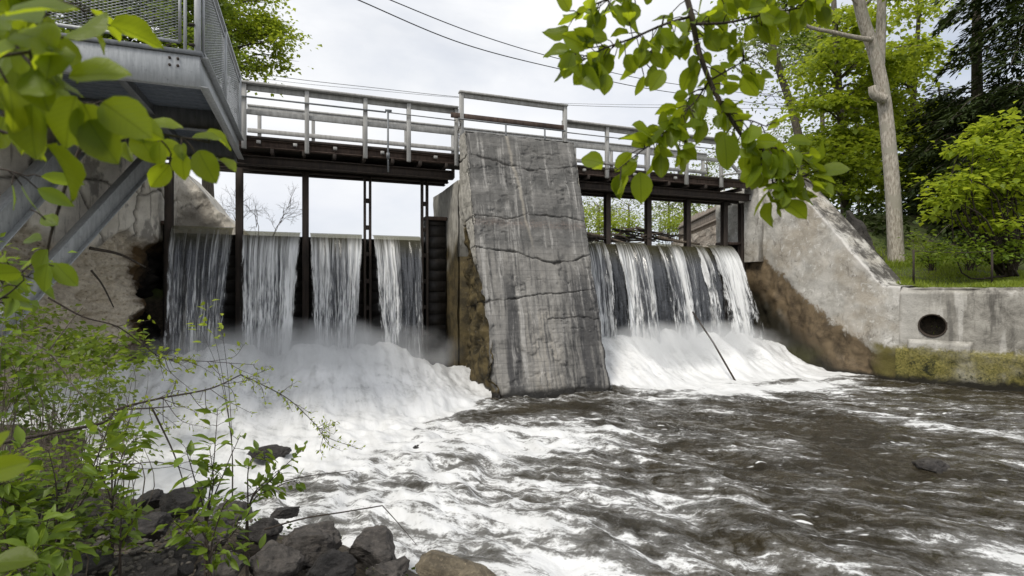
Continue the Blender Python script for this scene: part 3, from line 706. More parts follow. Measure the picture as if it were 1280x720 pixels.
# ------------------------------------------------------------------ right wing wall and low retaining wall
def walltop(Y): return np.interp(Y, [8.5, 8.86, 10.6, 11.45, 15], [2.14, 2.18, 4.25, 5.22, 5.22])
wy = np.linspace(14.2, 8.5, 196)
face = []; A_w, A_t, A_e = [], [], []
for y in wy:
    x0 = rwx(y); zt = walltop(y); thick = 0.86
    zs = np.linspace(-0.5, zt, 100)
    bat = 0.05 * (zt - zs)
    pts = [np.stack([x0 - bat * 0 + 0 * zs, 0 * zs + y, zs], -1)]
    us = np.linspace(0.03, thick, 14)
    pts.append(np.stack([x0 + us, 0 * us + y, zt + 0.02 + 0 * us], -1))
    zb = np.linspace(zt, zt - 2.6, 10)[1:]
    pts.append(np.stack([0 * zb + x0 + thick + 0.02, 0 * zb + y, zb], -1))
    face.append(np.concatenate(pts))
    edge_line = np.interp(y, [8.7, 9.6, 10.8, 11.8, 12.4, 14], [0.42, 1.0, 1.8, 2.65, 3.2, 3.5])
    A_w.append(np.concatenate([0.5 + (edge_line - zs) * 0.65, np.full(23, -0.6)]))
    A_t.append(np.concatenate([np.zeros(100), np.ones(23)]))
    A_e.append(np.concatenate([np.exp(-(zt - zs) / 0.05), np.exp(-us / 0.10), np.exp(-(thick - us[:9]) / 0.1) * 0]))
face = np.array(face); X_, Y_, Z_ = face[..., 0], face[..., 1], face[..., 2]
A_w = np.array(A_w); A_t = np.array(A_t); A_e = np.array(A_e)
n_ = 0.05 * fbm(Y_ * 1.2, Z_ * 1.2, X_ * 1.2, 5) * (1 - 0.6 * A_t) - 0.10 * np.clip(fbm(Y_ * 1.6, Z_ * 1.6, 4.0, 4), 0, 1) * sstep(0.3, 0.8, A_w)
face[..., 0] -= n_ * (1 - A_t); face[..., 2] += (n_ * A_t) + A_e * 0.04 * fbm(Y_ * 6, X_ * 6, 0, 3)
wing = thing('wing_wall', (12.6, 11, 0), 'pale concrete wing wall with sloping top beside the right falls', 'retaining wall')
MB().grid(face).build('wall_face', M['wing'], wing, smooth=True, attrs={'wet': A_w.ravel(), 'top': A_t.ravel(), 'edge': np.clip(A_e, 0, 1).ravel()})
# pale end pilaster where the walkway lands
mb = MB(); pzv = np.linspace(2.9, 5.2, 60); pyv = np.linspace(12.2, 12.75, 14)
PY, PZ = np.meshgrid(pyv, pzv, indexing='ij')
mb.grid(np.stack([12.22 + 0.015 * fbm(PY * 3, PZ * 3, 0, 3), PY, PZ], -1), True)
mb.box((12.235, 12.2, 2.9), (12.45, 12.75, 5.2))
mb.build('end_pilaster', M['wing'], wing, attrs={'wet': np.full(mb.n, -0.4), 'top': np.zeros(mb.n), 'edge': np.zeros(mb.n)})

RWS = RW.copy(); RWS[4] = (12.715, 8.58)
seg = np.concatenate([np.linspace(RWS[i], RWS[i + 1], m_)[:-1] for i, m_ in ((4, 18), (5, 46), (6, 76), (7, 76))] + [RWS[8:9]])
PC = at_d(1166, 407, 12.05)    # drain pipe mouth
ip = np.argmin(np.linalg.norm(seg - PC[:2], axis=1)); PC = np.array([seg[ip][0], seg[ip][1], PC[2]])
tgt = unit(np.append(seg[ip + 1] - seg[ip - 1], 0)); nout = np.array([tgt[1], -tgt[0], 0.0]);
if nout[0] > 0: nout = -nout
pts = []; Ms = []
for i, (x, y) in enumerate(seg):
    t2 = unit(np.append(seg[min(i + 1, len(seg) - 1)] - seg[max(i - 1, 0)], 0)); nn = np.array([t2[1], -t2[0], 0.0])
    if nn[0] > 0: nn = -nn
    zs = np.linspace(-0.5, 2.10, 66)
    ledge = 0.10 * sstep(0.80, 0.74, zs + 0.05 * fbm(i * 0.1, 3.0, 0, 2)) + 0.04 * fbm(i * 0.06, zs * 1.4, 2.0, 4)
    ledge = ledge - 0.08 * sstep(2.02, 2.10, zs)
    c0 = np.stack([x + nn[0] * ledge, y + nn[1] * ledge, zs], -1)
    us = np.linspace(0.05, 0.5, 8)
    c1 = np.stack([x - nn[0] * us, y - nn[1] * us, 2.13 + 0.02 * fbm(i * 0.1, us * 4, 0, 3)], -1)
    pts.append(np.concatenate([c0, c1]))
pts = np.array(pts); ctr = (pts[:-1, :-1] + pts[1:, 1:]) / 2
msk = np.linalg.norm((ctr - PC) * (1, 1, 1), axis=-1) > 0.255
low = thing('retaining_wall', (13.7, 6.7, 0), 'low mossy concrete retaining wall with a drain pipe hole', 'retaining wall')
MB().grid(pts, True, msk).build('wall_face', M['low'], low, smooth=True)
def ring(mb, c, d, r0, r1, l0, l1, n=40):
    a = np.array([0, 0, 1.0]); b = unit(np.cross(d, a)); vs = []
    for l, r in ((l0, r1), (l1, r1), (l1, r0), (-0.9, r0)):
        ang = np.arange(n + 1) * 2 * math.pi / n
        vs.append(c + d * l + r * (np.cos(ang)[:, None] * b + np.sin(ang)[:, None] * a))
    mb.grid(np.array(vs)); return mb
pp = ring(MB(), PC, nout, 0.235, 0.262, -0.10, 0.012).build('drain_pipe', M['pipe'], low, smooth=False)
mb = MB(); mb.tube([PC - nout * 0.7, PC - nout * 0.9], 0.232, 24); mb.build('pipe_dark_plug', M['black'], pp)  # black plug stands in for the shade deep inside the pipe
# thick broken buttress below the pipe
mb = MB(); by = np.linspace(0, 1, 46); bz = np.linspace(-0.4, 0.98, 44)
q0, q1 = np.array([12.76, 8.40]), np.array([13.26, 7.40])
BU, BZ = np.meshgrid(by, bz, indexing='ij')
prot = 0.11 * sstep(0, 0.05, BU) * sstep(1, 0.95, BU) * sstep(1.0, 0.9, BZ) + 0.03 * fbm(BU * 4, BZ * 3, 0, 4)
byy = 8.38 - 1.02 * BU; bx = rwx(byy) + nout[0] * prot; byy = byy + nout[1] * prot
mb.grid(np.stack([bx, byy, BZ + 0.0 * BU], -1), True).build('mossy_buttress', M['low'], low, smooth=True)

# ------------------------------------------------------------------ left abutment
seg = np.concatenate([np.linspace(LW[0], LW[1], 50)[:-1], np.linspace(LW[1], LW[2], 150)[:-1], np.linspace(LW[2], LW[3], 90)])
zs = np.linspace(-0.4, 4.75, 190)
SI, ZZ = np.meshgrid(np.arange(len(seg)), zs, indexing='ij')
SX, SY = seg[SI][..., 0], seg[SI][..., 1]
zt = 4.62 - 0.0 * SX
eb = 3.25 + 0.45 * fbm(SY * 0.9, 2.2, 0, 4) + 0.5 * sstep(12.2, 13.2, SY) * -1 + 0.0
er = sstep(0.0, 0.22, eb - ZZ)
nn = np.where((SI < 50)[..., None], np.array([1, 0, 0.0]), np.array([0.864, -0.504, 0]))
ck = np.zeros_like(SX)
for (yy, sl_) in ((12.45, 0.10), (11.5, -0.35), (10.7, 0.2)):
    ck = np.maximum(ck, np.exp(-((SY - yy - sl_ * (ZZ - 3.8) + 0.12 * fbm(ZZ * 2, yy, 0, 4)) / 0.022) ** 2) * (1 - er))
for (zz_) in (3.95,):
    ck = np.maximum(ck, np.exp(-((ZZ - zz_ - 0.3 * (SY - 11) * 0.2 + 0.10 * fbm(SY * 2, zz_, 0, 4)) / 0.02) ** 2) * (1 - er))
dp = 0.03 * fbm(SY * 2, ZZ * 2, 0, 5) - 0.06 * ck - er * (0.20 + 0.20 * fbm(SY * 1.7, ZZ * 1.7, 3.0, 6, 0.6) + 0.10 * np.abs(fbm(SY * 5, ZZ * 6, 1.0, 5, 0.6))) + 0.35 * sstep(1.6, 0.2, ZZ) * er
Pw = np.stack([SX, SY, ZZ], -1) + nn * dp[..., None]
wet = sstep(11.9, 13.0, SY) * sstep(3.6, 2.6, ZZ) * 1.1 + sstep(1.8, 0.9, ZZ) * 0.25 * sstep(10.4, 11.5, SY)
labut = thing('abutment_wall', (-3.6, 11.5, 0), 'crumbling pale concrete abutment wall left of the falls', 'abutment')
MB().grid(Pw).build('wall_face', M['leftwall'], labut, smooth=True, attrs={'eroded': er.ravel(), 'wet': wet.ravel(), 'crack': ck.ravel()})
mb = MB()
Pc = np.stack([np.stack([Pw[:, -1, 0] - 0.864 * u, Pw[:, -1, 1] + 0.504 * u * 0.3, Pw[:, -1, 2] + 0 * u], -1) for u in (0.0, 0.4, 0.9)], 1)
mb.grid(Pc); mb.build('wall_cap', M['leftwall'], labut, attrs={'eroded': np.zeros(mb.n), 'wet': np.zeros(mb.n), 'crack': np.zeros(mb.n)})
# sloped upstream shoulder seen behind the first fall
ux = np.linspace(-2.95, -1.25, 70); uz = np.linspace(0, 1, 40)
UX, UZ = np.meshgrid(ux, uz, indexing='ij')
ztop = np.interp(UX, [-3, -2.75, -2.3, -1.3], [4.95, 4.9, 4.35, 3.30]) + 0.05 * fbm(UX * 3, 1.0, 0, 3)
Zs = 2.4 + (ztop - 2.4) * UZ
shl = np.stack([UX, 14.0 + 0.4 * UZ + 0.07 * fbm(UX * 2.4, Zs * 2.4, 0, 5), Zs], -1)
mb = MB().grid(shl); t1 = shl[:, -1]; mb.grid(np.stack([t1, t1 + (0.0, 2.5, 0.1)], 1))
ck2 = np.exp(-((Zs - 4.1 - 0.5 * (UX + 2.5) + 0.2 * fbm(UX * 3, 2, 0, 4)) / 0.025) ** 2)
mb.build('sloping_shoulder', M['leftwall'], labut, smooth=True, attrs={'eroded': np.concatenate([0.25 * np.ones(shl.shape[:2]).ravel(), np.zeros(140)]), 'wet': np.zeros(mb.n), 'crack': np.concatenate([ck2.ravel(), np.zeros(140)])})

# ------------------------------------------------------------------ stop-log dam and posts
DY = 13.02
PXL = [-2.67, -1.37, -0.05, 1.29, 2.62]; PXR = [7.63, 8.94, 10.28, 11.62]
dam = thing('timber_dam', (4.5, 13.1, 0), 'dark wet stop log dam behind the falling water', 'dam')
def stoplogs(x0, x1, ztop):
    mb = MB(); z = -0.4
    while z < ztop - 0.01:
        h = min(0.27, ztop - z)
        o = random.uniform(-0.012, 0.012)
        mb.box((x0, DY + o, z), (x1, DY + 0.22 + o, z + h - 0.004)); z += h
    return mb.build('stop_logs', M['stoplog'], dam)
bays = list(zip([-2.84] + PXL, PXL + [3.2])) + list(zip([5.94] + PXR, PXR + [12.38]))
tops = [3.45, 3.28, 3.28, 3.28, 3.28, 3.80, 3.33, 3.33, 3.33, 3.33, 3.45]
for (a, b), t_ in zip(bays, tops): stoplogs(a + 0.035, b - 0.035, t_)
for a, b, t_ in ((bays[5][0], bays[5][1], 3.80), (bays[10][0], bays[10][1], 3.45), (bays[0][0], bays[0][1], 3.45)):
    MB().box((a + 0.02, DY - 0.10, t_ - 0.02), (b - 0.02, DY + 0.3, t_ + 0.06)).build('cap_board', M['rust'], dam, bevel=0.01)

# ------------------------------------------------------------------ footbridge
BY0, BY1 = 12.30, 13.80; ZD = 5.27
br = thing('footbridge', (4.6, 13.0, ZD), 'grey railed footbridge on rusty steel beams over the dam', 'footbridge')
def part(mb, name, mat, parent=br, bevel=0.004): return mb.build(name, M[mat], parent, bevel=bevel)
def ibeam(mb, p0, p1, w, h, t=0.02):
    p0, p1 = np.asarray(p0, float), np.asarray(p1, float); u = np.array([0, 0, 1.0])
    mb.beam(p0, p1, t, h - 2 * t); mb.beam(p0 + u * (h - t) / 2, p1 + u * (h - t) / 2, w, t); mb.beam(p0 - u * (h - t) / 2, p1 - u * (h - t) / 2, w, t)
    return mb
for y in (BY0 + 0.10, BY1 - 0.12):
    for x0, x1 in ((-1.45, 3.30), (5.84, 12.15)):
        part(ibeam(MB(), (x0, y, 5.12), (x1, y, 5.12), 0.14, 0.17), 'edge_beam', 'rust')
for y in (12.55, 13.05, 13.40):
    for x0, x1 in ((-2.7, 3.23), (5.91, 12.3)):
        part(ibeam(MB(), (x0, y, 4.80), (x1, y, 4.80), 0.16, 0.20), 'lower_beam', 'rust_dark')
x = -1.32
while x < 12.0:
    if not (3.25 < x < 5.9):
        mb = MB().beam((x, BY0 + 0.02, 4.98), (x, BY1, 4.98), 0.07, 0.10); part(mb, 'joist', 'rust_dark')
    x += 0.62
mb = MB(); y = BY0
while y < BY1 - 0.05:
    mb.box((-1.45, y, 5.21 + random.uniform(0, 0.008)), (12.15, y + 0.14, 5.26)); y += 0.15
part(mb, 'deck_boards', 'rust_dark')
# railing
def lerpx(y, xs): return xs
front_posts = [-1.22, -0.02, 1.18, 2.13, 3.24, 6.02, 7.25, 8.5, 9.75, 10.95]
back_posts = [-1.05, 0.12, 1.30, 2.33, 3.55, 4.75, 5.9, 7.1, 8.3, 9.5, 10.7, 11.6]
proto_f = proto_b = None
for x in front_posts:
    if proto_f is None:
        proto_f = MB().box((x - 0.045, BY0 - 0.06, 4.98), (x + 0.045, BY0 + 0.026, 6.30)).build('railing_post', M['rail_wood'], br, bevel=0.006)
    else: dup(proto_f, br, (x - front_posts[0], 0, 0))
for x in back_posts:
    if proto_b is None:
        proto_b = MB().box((x - 0.04, BY1 - 0.02, 5.0), (x + 0.04, BY1 + 0.06, 6.30)).build('railing_post', M['rail_wood'], br, bevel=0.006)
    else: dup(proto_b, br, (x - back_posts[0], 0, 0))
def rails(y, spans, sgn):
    for x0, x1 in spans:
        part(MB().box((x0, y - 0.085, 6.302), (x1, y + 0.075, 6.345)), 'top_rail', 'rail_wood')
        part(MB().box((x0, y - 0.02 + sgn * 0.05, 6.19), (x1, y + 0.02 + sgn * 0.05, 6.298)), 'top_rail_face', 'rail_wood')
        part(MB().box((x0, y - 0.02 + sgn * 0.05, 5.70), (x1, y + 0.02 + sgn * 0.05, 5.80)), 'mid_rail', 'rail_wood')
rails(BY0 - 0.02, ((-1.40, 3.27), (5.98, 11.05)), 1)
rails(BY1 + 0.02, ((-1.30, 11.7),), -1)
part(MB().tube([(-1.35, BY0 - 0.085, 6.02), (1.62, BY0 - 0.085, 6.02)], 0.019, 8), 'pipe_rail', 'galv_dark', bevel=0)
part(MB().tube([(1.66, BY0 - 0.085, 6.02), (3.2, BY0 - 0.085, 6.01)], 0.012, 8), 'pipe_rail', 'galv_dark', bevel=0)
part(MB().tube([(6.05, BY0 - 0.085, 6.02), (11.0, BY0 - 0.085, 6.02)], 0.014, 8), 'pipe_rail', 'galv_dark', bevel=0)
# raised bay over the pier
YR = 12.06
for x in (3.30, 5.93):
    part(MB().box((x - 0.045, YR - 0.045, 5.30), (x + 0.045, YR + 0.045, 6.60)), 'raised_post', 'rail_wood')
part(MB().box((3.24, YR - 0.075, 6.602), (5.99, YR + 0.075, 6.645)), 'raised_rail', 'rail_wood')
part(MB().box((3.34, YR - 0.02, 6.50), (5.89, YR + 0.02, 6.598)), 'raised_rail_face', 'rail_wood')
part(MB().box((3.05, YR - 0.035, 6.02), (5.89, YR + 0.02, 6.13)), 'raised_mid_rail', 'rust')
part(MB().tube([(3.2, YR - 0.09, 5.98), (5.9, YR - 0.09, 5.97)], 0.02, 8), 'pipe_rail', 'galv_dark', bevel=0)
for x in (4.35, 5.35): part(MB().tube([(x, YR - 0.09, 5.98), (x, YR - 0.09, 5.55)], 0.022, 8), 'pipe_stanchion', 'galv_dark', bevel=0)
# bolt ends of the joists under the boards
for x in (-0.95, -0.25, 0.55, 1.55, 2.75, 6.6, 8.1, 9.4):
    part(MB().box((x - 0.04, BY0 - 0.03, 5.11), (x + 0.04, BY0 + 0.03, 5.17)), 'bracket', 'rail_wood')
# dangling gate rod with hooked foot
rod = MB().tube([(1.66, BY0 - 0.09, 6.06), (1.66, BY0 - 0.09, 5.2), (1.665, BY0 - 0.09, 4.70)], 0.021, 8); rod.tube([(1.60, BY0 - 0.09, 6.06), (1.74, BY0 - 0.09, 6.06)], 0.028, 8); rod.beam((1.66, BY0 - 0.09, 5.12), (1.66, BY0 - 0.09, 5.00), 0.07, 0.07)
part(rod, 'gate_rod', 'galv_dark', bevel=0)
# chain hung at the pier end
mb = MB()
for i in range(11):
    t = i / 10; c = np.array([3.22 + 0.03 * math.sin(t * 9), YR - 0.10, 5.95 - 0.55 * t]); ang = np.arange(9) * math.pi / 4
    a = np.array([1, 0, 0]) if i % 2 else np.array([0, 1, 0])
    mb.tube(c + 0.018 * np.cos(ang)[:, None] * a + 0.034 * np.sin(ang)[:, None] * np.array([0, 0, 1]), 0.006, 5, False)
part(mb, 'chain', 'rust_dark', bevel=0)
# right hand end: leaning broken post and loose board
e0 = np.array([10.98, BY0 - 0.02, 5.95]); part(MB().beam(e0, (11.75, BY0 + 0.1, 5.42), 0.05, 0.09), 'end_brace', 'rail_wood')
part(MB().beam((10.9, BY0 - 0.12, 5.30), (11.7, BY0 - 0.06, 5.44), 0.16, 0.035), 'loose_board', 'rail_wood')
part(MB().beam((11.72, BY0 + 0.1, 5.28), (11.80, BY0 + 0.1, 5.75), 0.07, 0.07), 'stub_post', 'rail_wood')
# gate posts below the deck
def gatepost(x, double):
    mb = MB()
    if double:
        mb.box((x - 0.085, DY - 0.16, 0.2), (x - 0.035, DY - 0.02, 4.69)); mb.box((x + 0.035, DY - 0.16, 0.2), (x + 0.085, DY - 0.02, 4.69))
        z = 1.0
        while z < 4.6: mb.box((x - 0.034, DY - 0.12, z), (x + 0.034, DY - 0.03, z + 0.10)); z += 0.62
    else:
        mb.box((x - 0.07, DY - 0.04, 0.2), (x + 0.07, DY - 0.02, 4.69)); mb.box((x - 0.012, DY - 0.17, 0.2), (x + 0.012, DY - 0.04, 4.69)); mb.box((x - 0.07, DY - 0.19, 0.2), (x + 0.07, DY - 0.17, 4.69))
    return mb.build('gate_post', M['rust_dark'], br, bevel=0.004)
for i, x in enumerate(PXL): gatepost(x, i >= 3)
for x in PXR: gatepost(x, False)
gatepost(12.28, False)

# ------------------------------------------------------------------ falls
def fall(x0, x1, zc, zb, v0, dens, label, xb0, xb1, v1=None):
    nu, nv = 60, 90
    U, V = np.meshgrid(np.linspace(0, 1, nu), np.linspace(0, 1, nv), indexing='ij')
    lip = 0.06
    zf = zc - np.maximum(V - lip, 0) / (1 - lip) * (zc - zb)
    tt = np.sqrt(np.maximum(zc - zf, 0) * 2 / 9.81)
    vel = v0 * (1 + 0.14 * fbm(U * 5, x0, 0, 3)) 
    Yv = np.where(V < lip, DY + 0.30 - 0.42 * V / lip, DY - 0.12 - vel * tt)
    zf = zf + np.where(V < lip, 0.03 * (1 - V / lip), 0)
    tfac = 1 - (1 - sstep(0, 1, V)) ** 1.6
    tfac = np.clip(V, 0, 1) ** 0.7
    xl = x0 + (xb0 - x0) * tfac; xr = x1 + (xb1 - x1) * tfac
    Xv = xl + (xr - xl) * U
    wob = (0.045 * fbm(U * 9 + x0 * 3, V * 0.7, x0, 4) + 0.03 * fbm(U * 22, V * 4, x0, 3)) * sstep(0.05, 0.35, V) * 1.6
    Yv = Yv - wob
    de = np.clip(dens + 0.22 * fbm(U * 2.3 + x0 * 1.7, V * 0.5, 0.5, 2), 0, 1)
    mb = MB().grid(np.stack([Xv, Yv, zf], -1))
    o = mb.build('waterfall', M['fall'], origin=((x0 + x1) / 2, DY, zc), smooth=True, uv=np.stack([U.ravel() * (x1 - x0) / 1.2, V.ravel()], -1), attrs={'dens': de.ravel(), 'side_fade': np.clip(np.minimum(U, 1 - U) * (x1 - x0) / (0.03 + 0.20 * V), 0, 1).ravel()})
    return tag(o, label, 'waterfall', 'falls over the timber dam')
fall(-2.62, -1.43, 3.42, 0.55, 1.35, 0.47, 'glassy grey waterfall beside the crumbling left abutment', -2.56, -1.56)
fall(-1.31, -0.11, 3.36, 0.55, 1.30, 0.66, 'white frothy waterfall, second from the left abutment', -1.26, -0.28)
fall(0.02, 1.20, 3.36, 0.55, 1.20, 0.52, 'streaky waterfall with a dark smooth middle, third from the left abutment', 0.10, 1.02)
fall(1.38, 2.53, 3.36, 0.55, 1.20, 0.55, 'narrow streaky waterfall nearest the left flank of the concrete pier', 1.48, 2.42)
fall(5.96, 7.50, 3.40, 0.45, 1.55, 0.56, 'thin white waterfall against the right edge of the concrete pier', 6.05, 7.10)
fall(7.78, 8.80, 3.40, 0.45, 1.55, 0.66, 'wide white waterfall, second to the right of the pier', 7.62, 8.55)
fall(9.10, 9.96, 3.38, 0.45, 1.55, 0.60, 'white waterfall in the middle of the right row under the driftwood', 9.02, 9.80)
fall(7.36, 7.92, 3.34, 0.45, 1.20, 0.20, 'faint dark veil of water close to the pier, before the widest white fall', 7.25, 7.80)
fall(8.55, 9.40, 3.34, 0.45, 1.25, 0.22, 'faint torn veil of water over dark boards, between two white falls under the driftwood', 8.45, 9.30)
fall(9.75, 11.0, 3.34, 0.45, 1.25, 0.26, 'faint dark veil of water behind the thinnest ribbon and the iron rod', 9.70, 10.95)
fall(10.42, 10.74, 3.38, 0.45, 1.45, 0.58, 'thinnest ribbon of falling water, beside the slanting iron rod', 10.25, 10.62)
fall(10.86, 11.72, 3.40, 0.40, 1.65, 0.70, 'full white waterfall nearest the pale wing wall', 10.80, 11.86)

# ------------------------------------------------------------------ steel viewing platform
XP = -1.30; YF = 7.93; YBK = 12.1; XL = -6.2; ZP0, ZP1 = 4.71, 5.10
pf = thing('viewing_platform', (-3.5, 10, 4.7), 'grey steel viewing platform with mesh railings jutting out at top left', 'platform')
def pp_(mb, name, mat, bevel=0.003): return mb.build(name, M[mat], pf, bevel=bevel)
def channel(mb, p0, p1, h, w, t, out):
    p0, p1, out = np.asarray(p0, float), np.asarray(p1, float), np.asarray(out, float); u = np.array([0, 0, 1.0])
    mb.beam(p0, p1, t, h)
    for s_ in (1, -1): mb.beam(p0 + u * s_ * (h / 2 - t / 2) + out * (w / 2 + t / 2), p1 + u * s_ * (h / 2 - t / 2) + out * (w / 2 + t / 2), w, t)
    return mb
ZM = (ZP0 + ZP1) / 2; HP = ZP1 - ZP0
pp_(channel(MB(), (XL, YF, ZM), (XP, YF, ZM), HP, 0.09, 0.014, (0, 1, 0)), 'front_beam', 'galv')
pp_(channel(MB(), (XP, YF + 0.008, ZM), (XP, YBK, ZM), HP, 0.09, 0.014, (1, 0, 0)), 'side_beam', 'galv')
pp_(ibeam(MB(), (XL, YBK - 0.1, ZM - 0.05), (XP - 0.02, YBK - 0.1, ZM - 0.05), 0.16, HP + 0.04), 'rear_beam', 'galv_dark')
pp_(ibeam(MB(), (XL, 10.0, ZM - 0.03), (XP - 0.02, 10.0, ZM - 0.03), 0.14, HP), 'cross_beam', 'galv_dark')
for x in (-2.3, -3.6, -4.9): pp_(ibeam(MB(), (x, YF + 0.1, ZM + 0.06), (x, YBK - 0.2, ZM + 0.06), 0.10, 0.22), 'joist', 'galv_dark')
mb = MB(); y = YF + 0.09
while y < YBK:
    mb.box((XL, y, 5.015), (XP - 0.05, y + 0.085, 5.03)); mb.box((XL, y + 0.0845, 5.02), (XP - 0.05, y + 0.16, 5.06)); y += 0.16
pp_(mb, 'deck_sheet', 'deck_under')
pp_(MB().box((XL, YF - 0.03, 5.104), (XP + 0.03, YBK, 5.16)), 'deck_slab', 'galv_dark')
mb = MB()
for dx in (0.24, 0.33):
    for dz in (0.04, 0.13): mb.tube([(XP - dx, YF - 0.025, ZM + dz), (XP - dx, YF - 0.004, ZM + dz)], 0.017, 6)
pp_(mb, 'bolt', 'rust_dark', 0)
def post(x, y, z0=5.16, z1=6.33, w=0.07): return pp_(MB().box((x - w / 2, y - w / 2, z0), (x + w / 2, y + w / 2, z1)), 'railing_post', 'galv')
def panel(a, b, z0, z1):
    a, b = np.array(a, float), np.array(b, float); d = np.append(b - a, 0); Lh = np.linalg.norm(d); d = d / Lh
    P3 = lambda u, v: np.array([a[0], a[1], 0]) + d * u + np.array([0, 0, v])
    mb = MB()
    for v in (z0, z1): mb.beam(P3(0, v), P3(Lh, v), 0.03, 0.035)
    for u in (0.0, Lh): mb.beam(P3(u, z0), P3(u, z1), 0.03, 0.035, up=(d[1], -d[0], 0))
    fr = pp_(mb, 'panel_frame', 'galv', 0)
    mb = MB(); nrm_ = np.array([d[1], -d[0], 0]); H_ = z1 - z0
    st = 0.036; sl_ = 0.42
    for sg in (1, -1):
        c = -Lh * sl_
        while c < H_ + Lh * sl_:
            # line v = c + sg*sl*u clipped
            us = [0.0, Lh]
            f0 = lambda u: c + sg * sl_ * (u if sg > 0 else u)
            lo, hi = 0.0, Lh
            if sg > 0: lo = max(lo, (0 - c) / sl_); hi = min(hi, (H_ - c) / sl_)
            else: lo = max(lo, (c - H_) / sl_); hi = min(hi, c / sl_)
            if hi - lo > 0.03: mb.beam(P3(lo, z0 + f0(lo)) + nrm_ * 0.002 * sg, P3(hi, z0 + f0(hi)) + nrm_ * 0.002 * sg, 0.0055, 0.004, up=nrm_)
            c += st
    o = mb.build('expanded_mesh', M['galv'], fr)
fy = YF + 0.04; sx = XP + 0.02
for x in (-1.33, -3.0, -4.7): post(x, fy)
post(-1.47, fy, 5.16, 6.33, 0.035)
panel((-3.0 + 0.08, fy), (-1.53, fy), 5.27, 6.24); panel((-4.7 + 0.08, fy), (-3.1, fy), 5.27, 6.24)
for y in (9.98, 12.05): post(sx, y)
panel((sx, fy + 0.08), (sx, 9.93), 5.20, 6.24); panel((sx, 10.03), (sx, 12.0), 5.20, 6.24)
pp_(MB().beam((XL, fy, 6.355), (XP + 0.05, fy, 6.355), 0.07, 0.045), 'top_rail', 'galv')
pp_(MB().beam((sx, fy + 0.04, 6.355), (sx, 12.1, 6.355), 0.07, 0.045), 'top_rail', 'galv')
mb = MB()
for z in (5.24, 5.5, 5.95): mb.tube([(-1.42, fy - 0.035, z), (-1.36, fy - 0.035, z)], 0.02, 6)
pp_(mb, 'clamp', 'rust_dark', 0)
def strut(p0, p1, w, h):
    d = unit(np.array(p1) - np.array(p0)); up = unit(np.cross(np.cross(d, (0, 0, 1)), d)); sd_ = np.cross(d, up)
    mb = MB().beam(p0, p1, 0.02, h, up); p0, p1 = np.array(p0, float), np.array(p1, float)
    for s_ in (1, -1): mb.beam(p0 + up * s_ * h / 2, p1 + up * s_ * h / 2, w, 0.018, up)
    return pp_(mb, 'diagonal_strut', 'galv')
s0 = at_d(196, 190, 10.4); s1 = at_d(-20, 428, 7.7); strut(s0, s1, 0.20, 0.26)
s0 = at_d(92, 180, 9.0); s1 = at_d(-60, 345, 7.2); strut(s0, s1, 0.24, 0.34)

# ------------------------------------------------------------------ power lines
def cable(pts, r, label):
    p = catmull(pts, 10)
    o = MB().tube(p, r, 6).build('power_line', M['cable'], origin=p[0], smooth=True)
    return tag(o, label, 'cable', 'overhead cables')
cable([at_d(380, -30, 15), at_d(448, 0, 16), at_d(580, 55, 19), at_d(703, 87, 23), at_d(830, 114, 28), at_d(1010, 136, 38), at_d(1100, 142, 46)], 0.017, 'black overhead cable, the lower of the two crossing the open sky')
cable([at_d(420, -30, 15), at_d(488, 0, 16), at_d(600, 44, 19), at_d(705, 75, 23), at_d(830, 103, 28), at_d(1010, 125, 38), at_d(1100, 130, 46)], 0.015, 'black overhead cable, the upper of the two crossing the open sky')
cable([at_d(250, 78, 34), at_d(357, 97, 36), at_d(470, 110, 38), at_d(572, 121, 40), at_d(700, 131, 43), at_d(860, 135, 47), at_d(1080, 136, 54)], 0.017, 'thin far cable running just above the footbridge railing')
cable([at_d(250, 86, 34), at_d(357, 102, 36), at_d(470, 113, 38), at_d(572, 122, 40), at_d(700, 129, 43), at_d(860, 131, 47), at_d(1080, 128, 54)], 0.012, 'thinnest far cable, sagging closest to the footbridge railing')

# ------------------------------------------------------------------ leaves
LY = np.array([0, .10, .26, .45, .64, .82, .94, 1.0]); LWD = np.array([.02, .26, .44, .50, .45, .29, .12, .0])
def leaf_template(pointed=False):
    wd = LWD if not pointed else np.array([.02, .24, .44, .48, .38, .22, .09, .0])
    v, uv, q = [], [], []
    for y, w_ in zip(LY, wd):
        for x in (-1, -.5, 0, .5, 1):
            v.append((x * w_, y, abs(x) * w_ * 0.42 - 0.30 * y * y + 0.05 * abs(x) * math.sin(y * 14))); uv.append((0.5 + x * w_, y))
    for i in range(len(LY) - 1):
        for j in range(4): q.append((i * 5 + j, i * 5 + j + 1, i * 5 + j + 6, i * 5 + j + 5))
    return np.array(v), np.array(uv), np.array(q)
T_BROAD = leaf_template(); T_POINT = leaf_template(True)
T_SMALL = (np.array([(0, 0, 0), (-.5, .45, .14), (0, .5, 0), (.5, .45, .14), (0, 1, -.15)]), None, None)
def norm(a): return a / (np.linalg.norm(a, axis=-1, keepdims=True) + 1e-9)
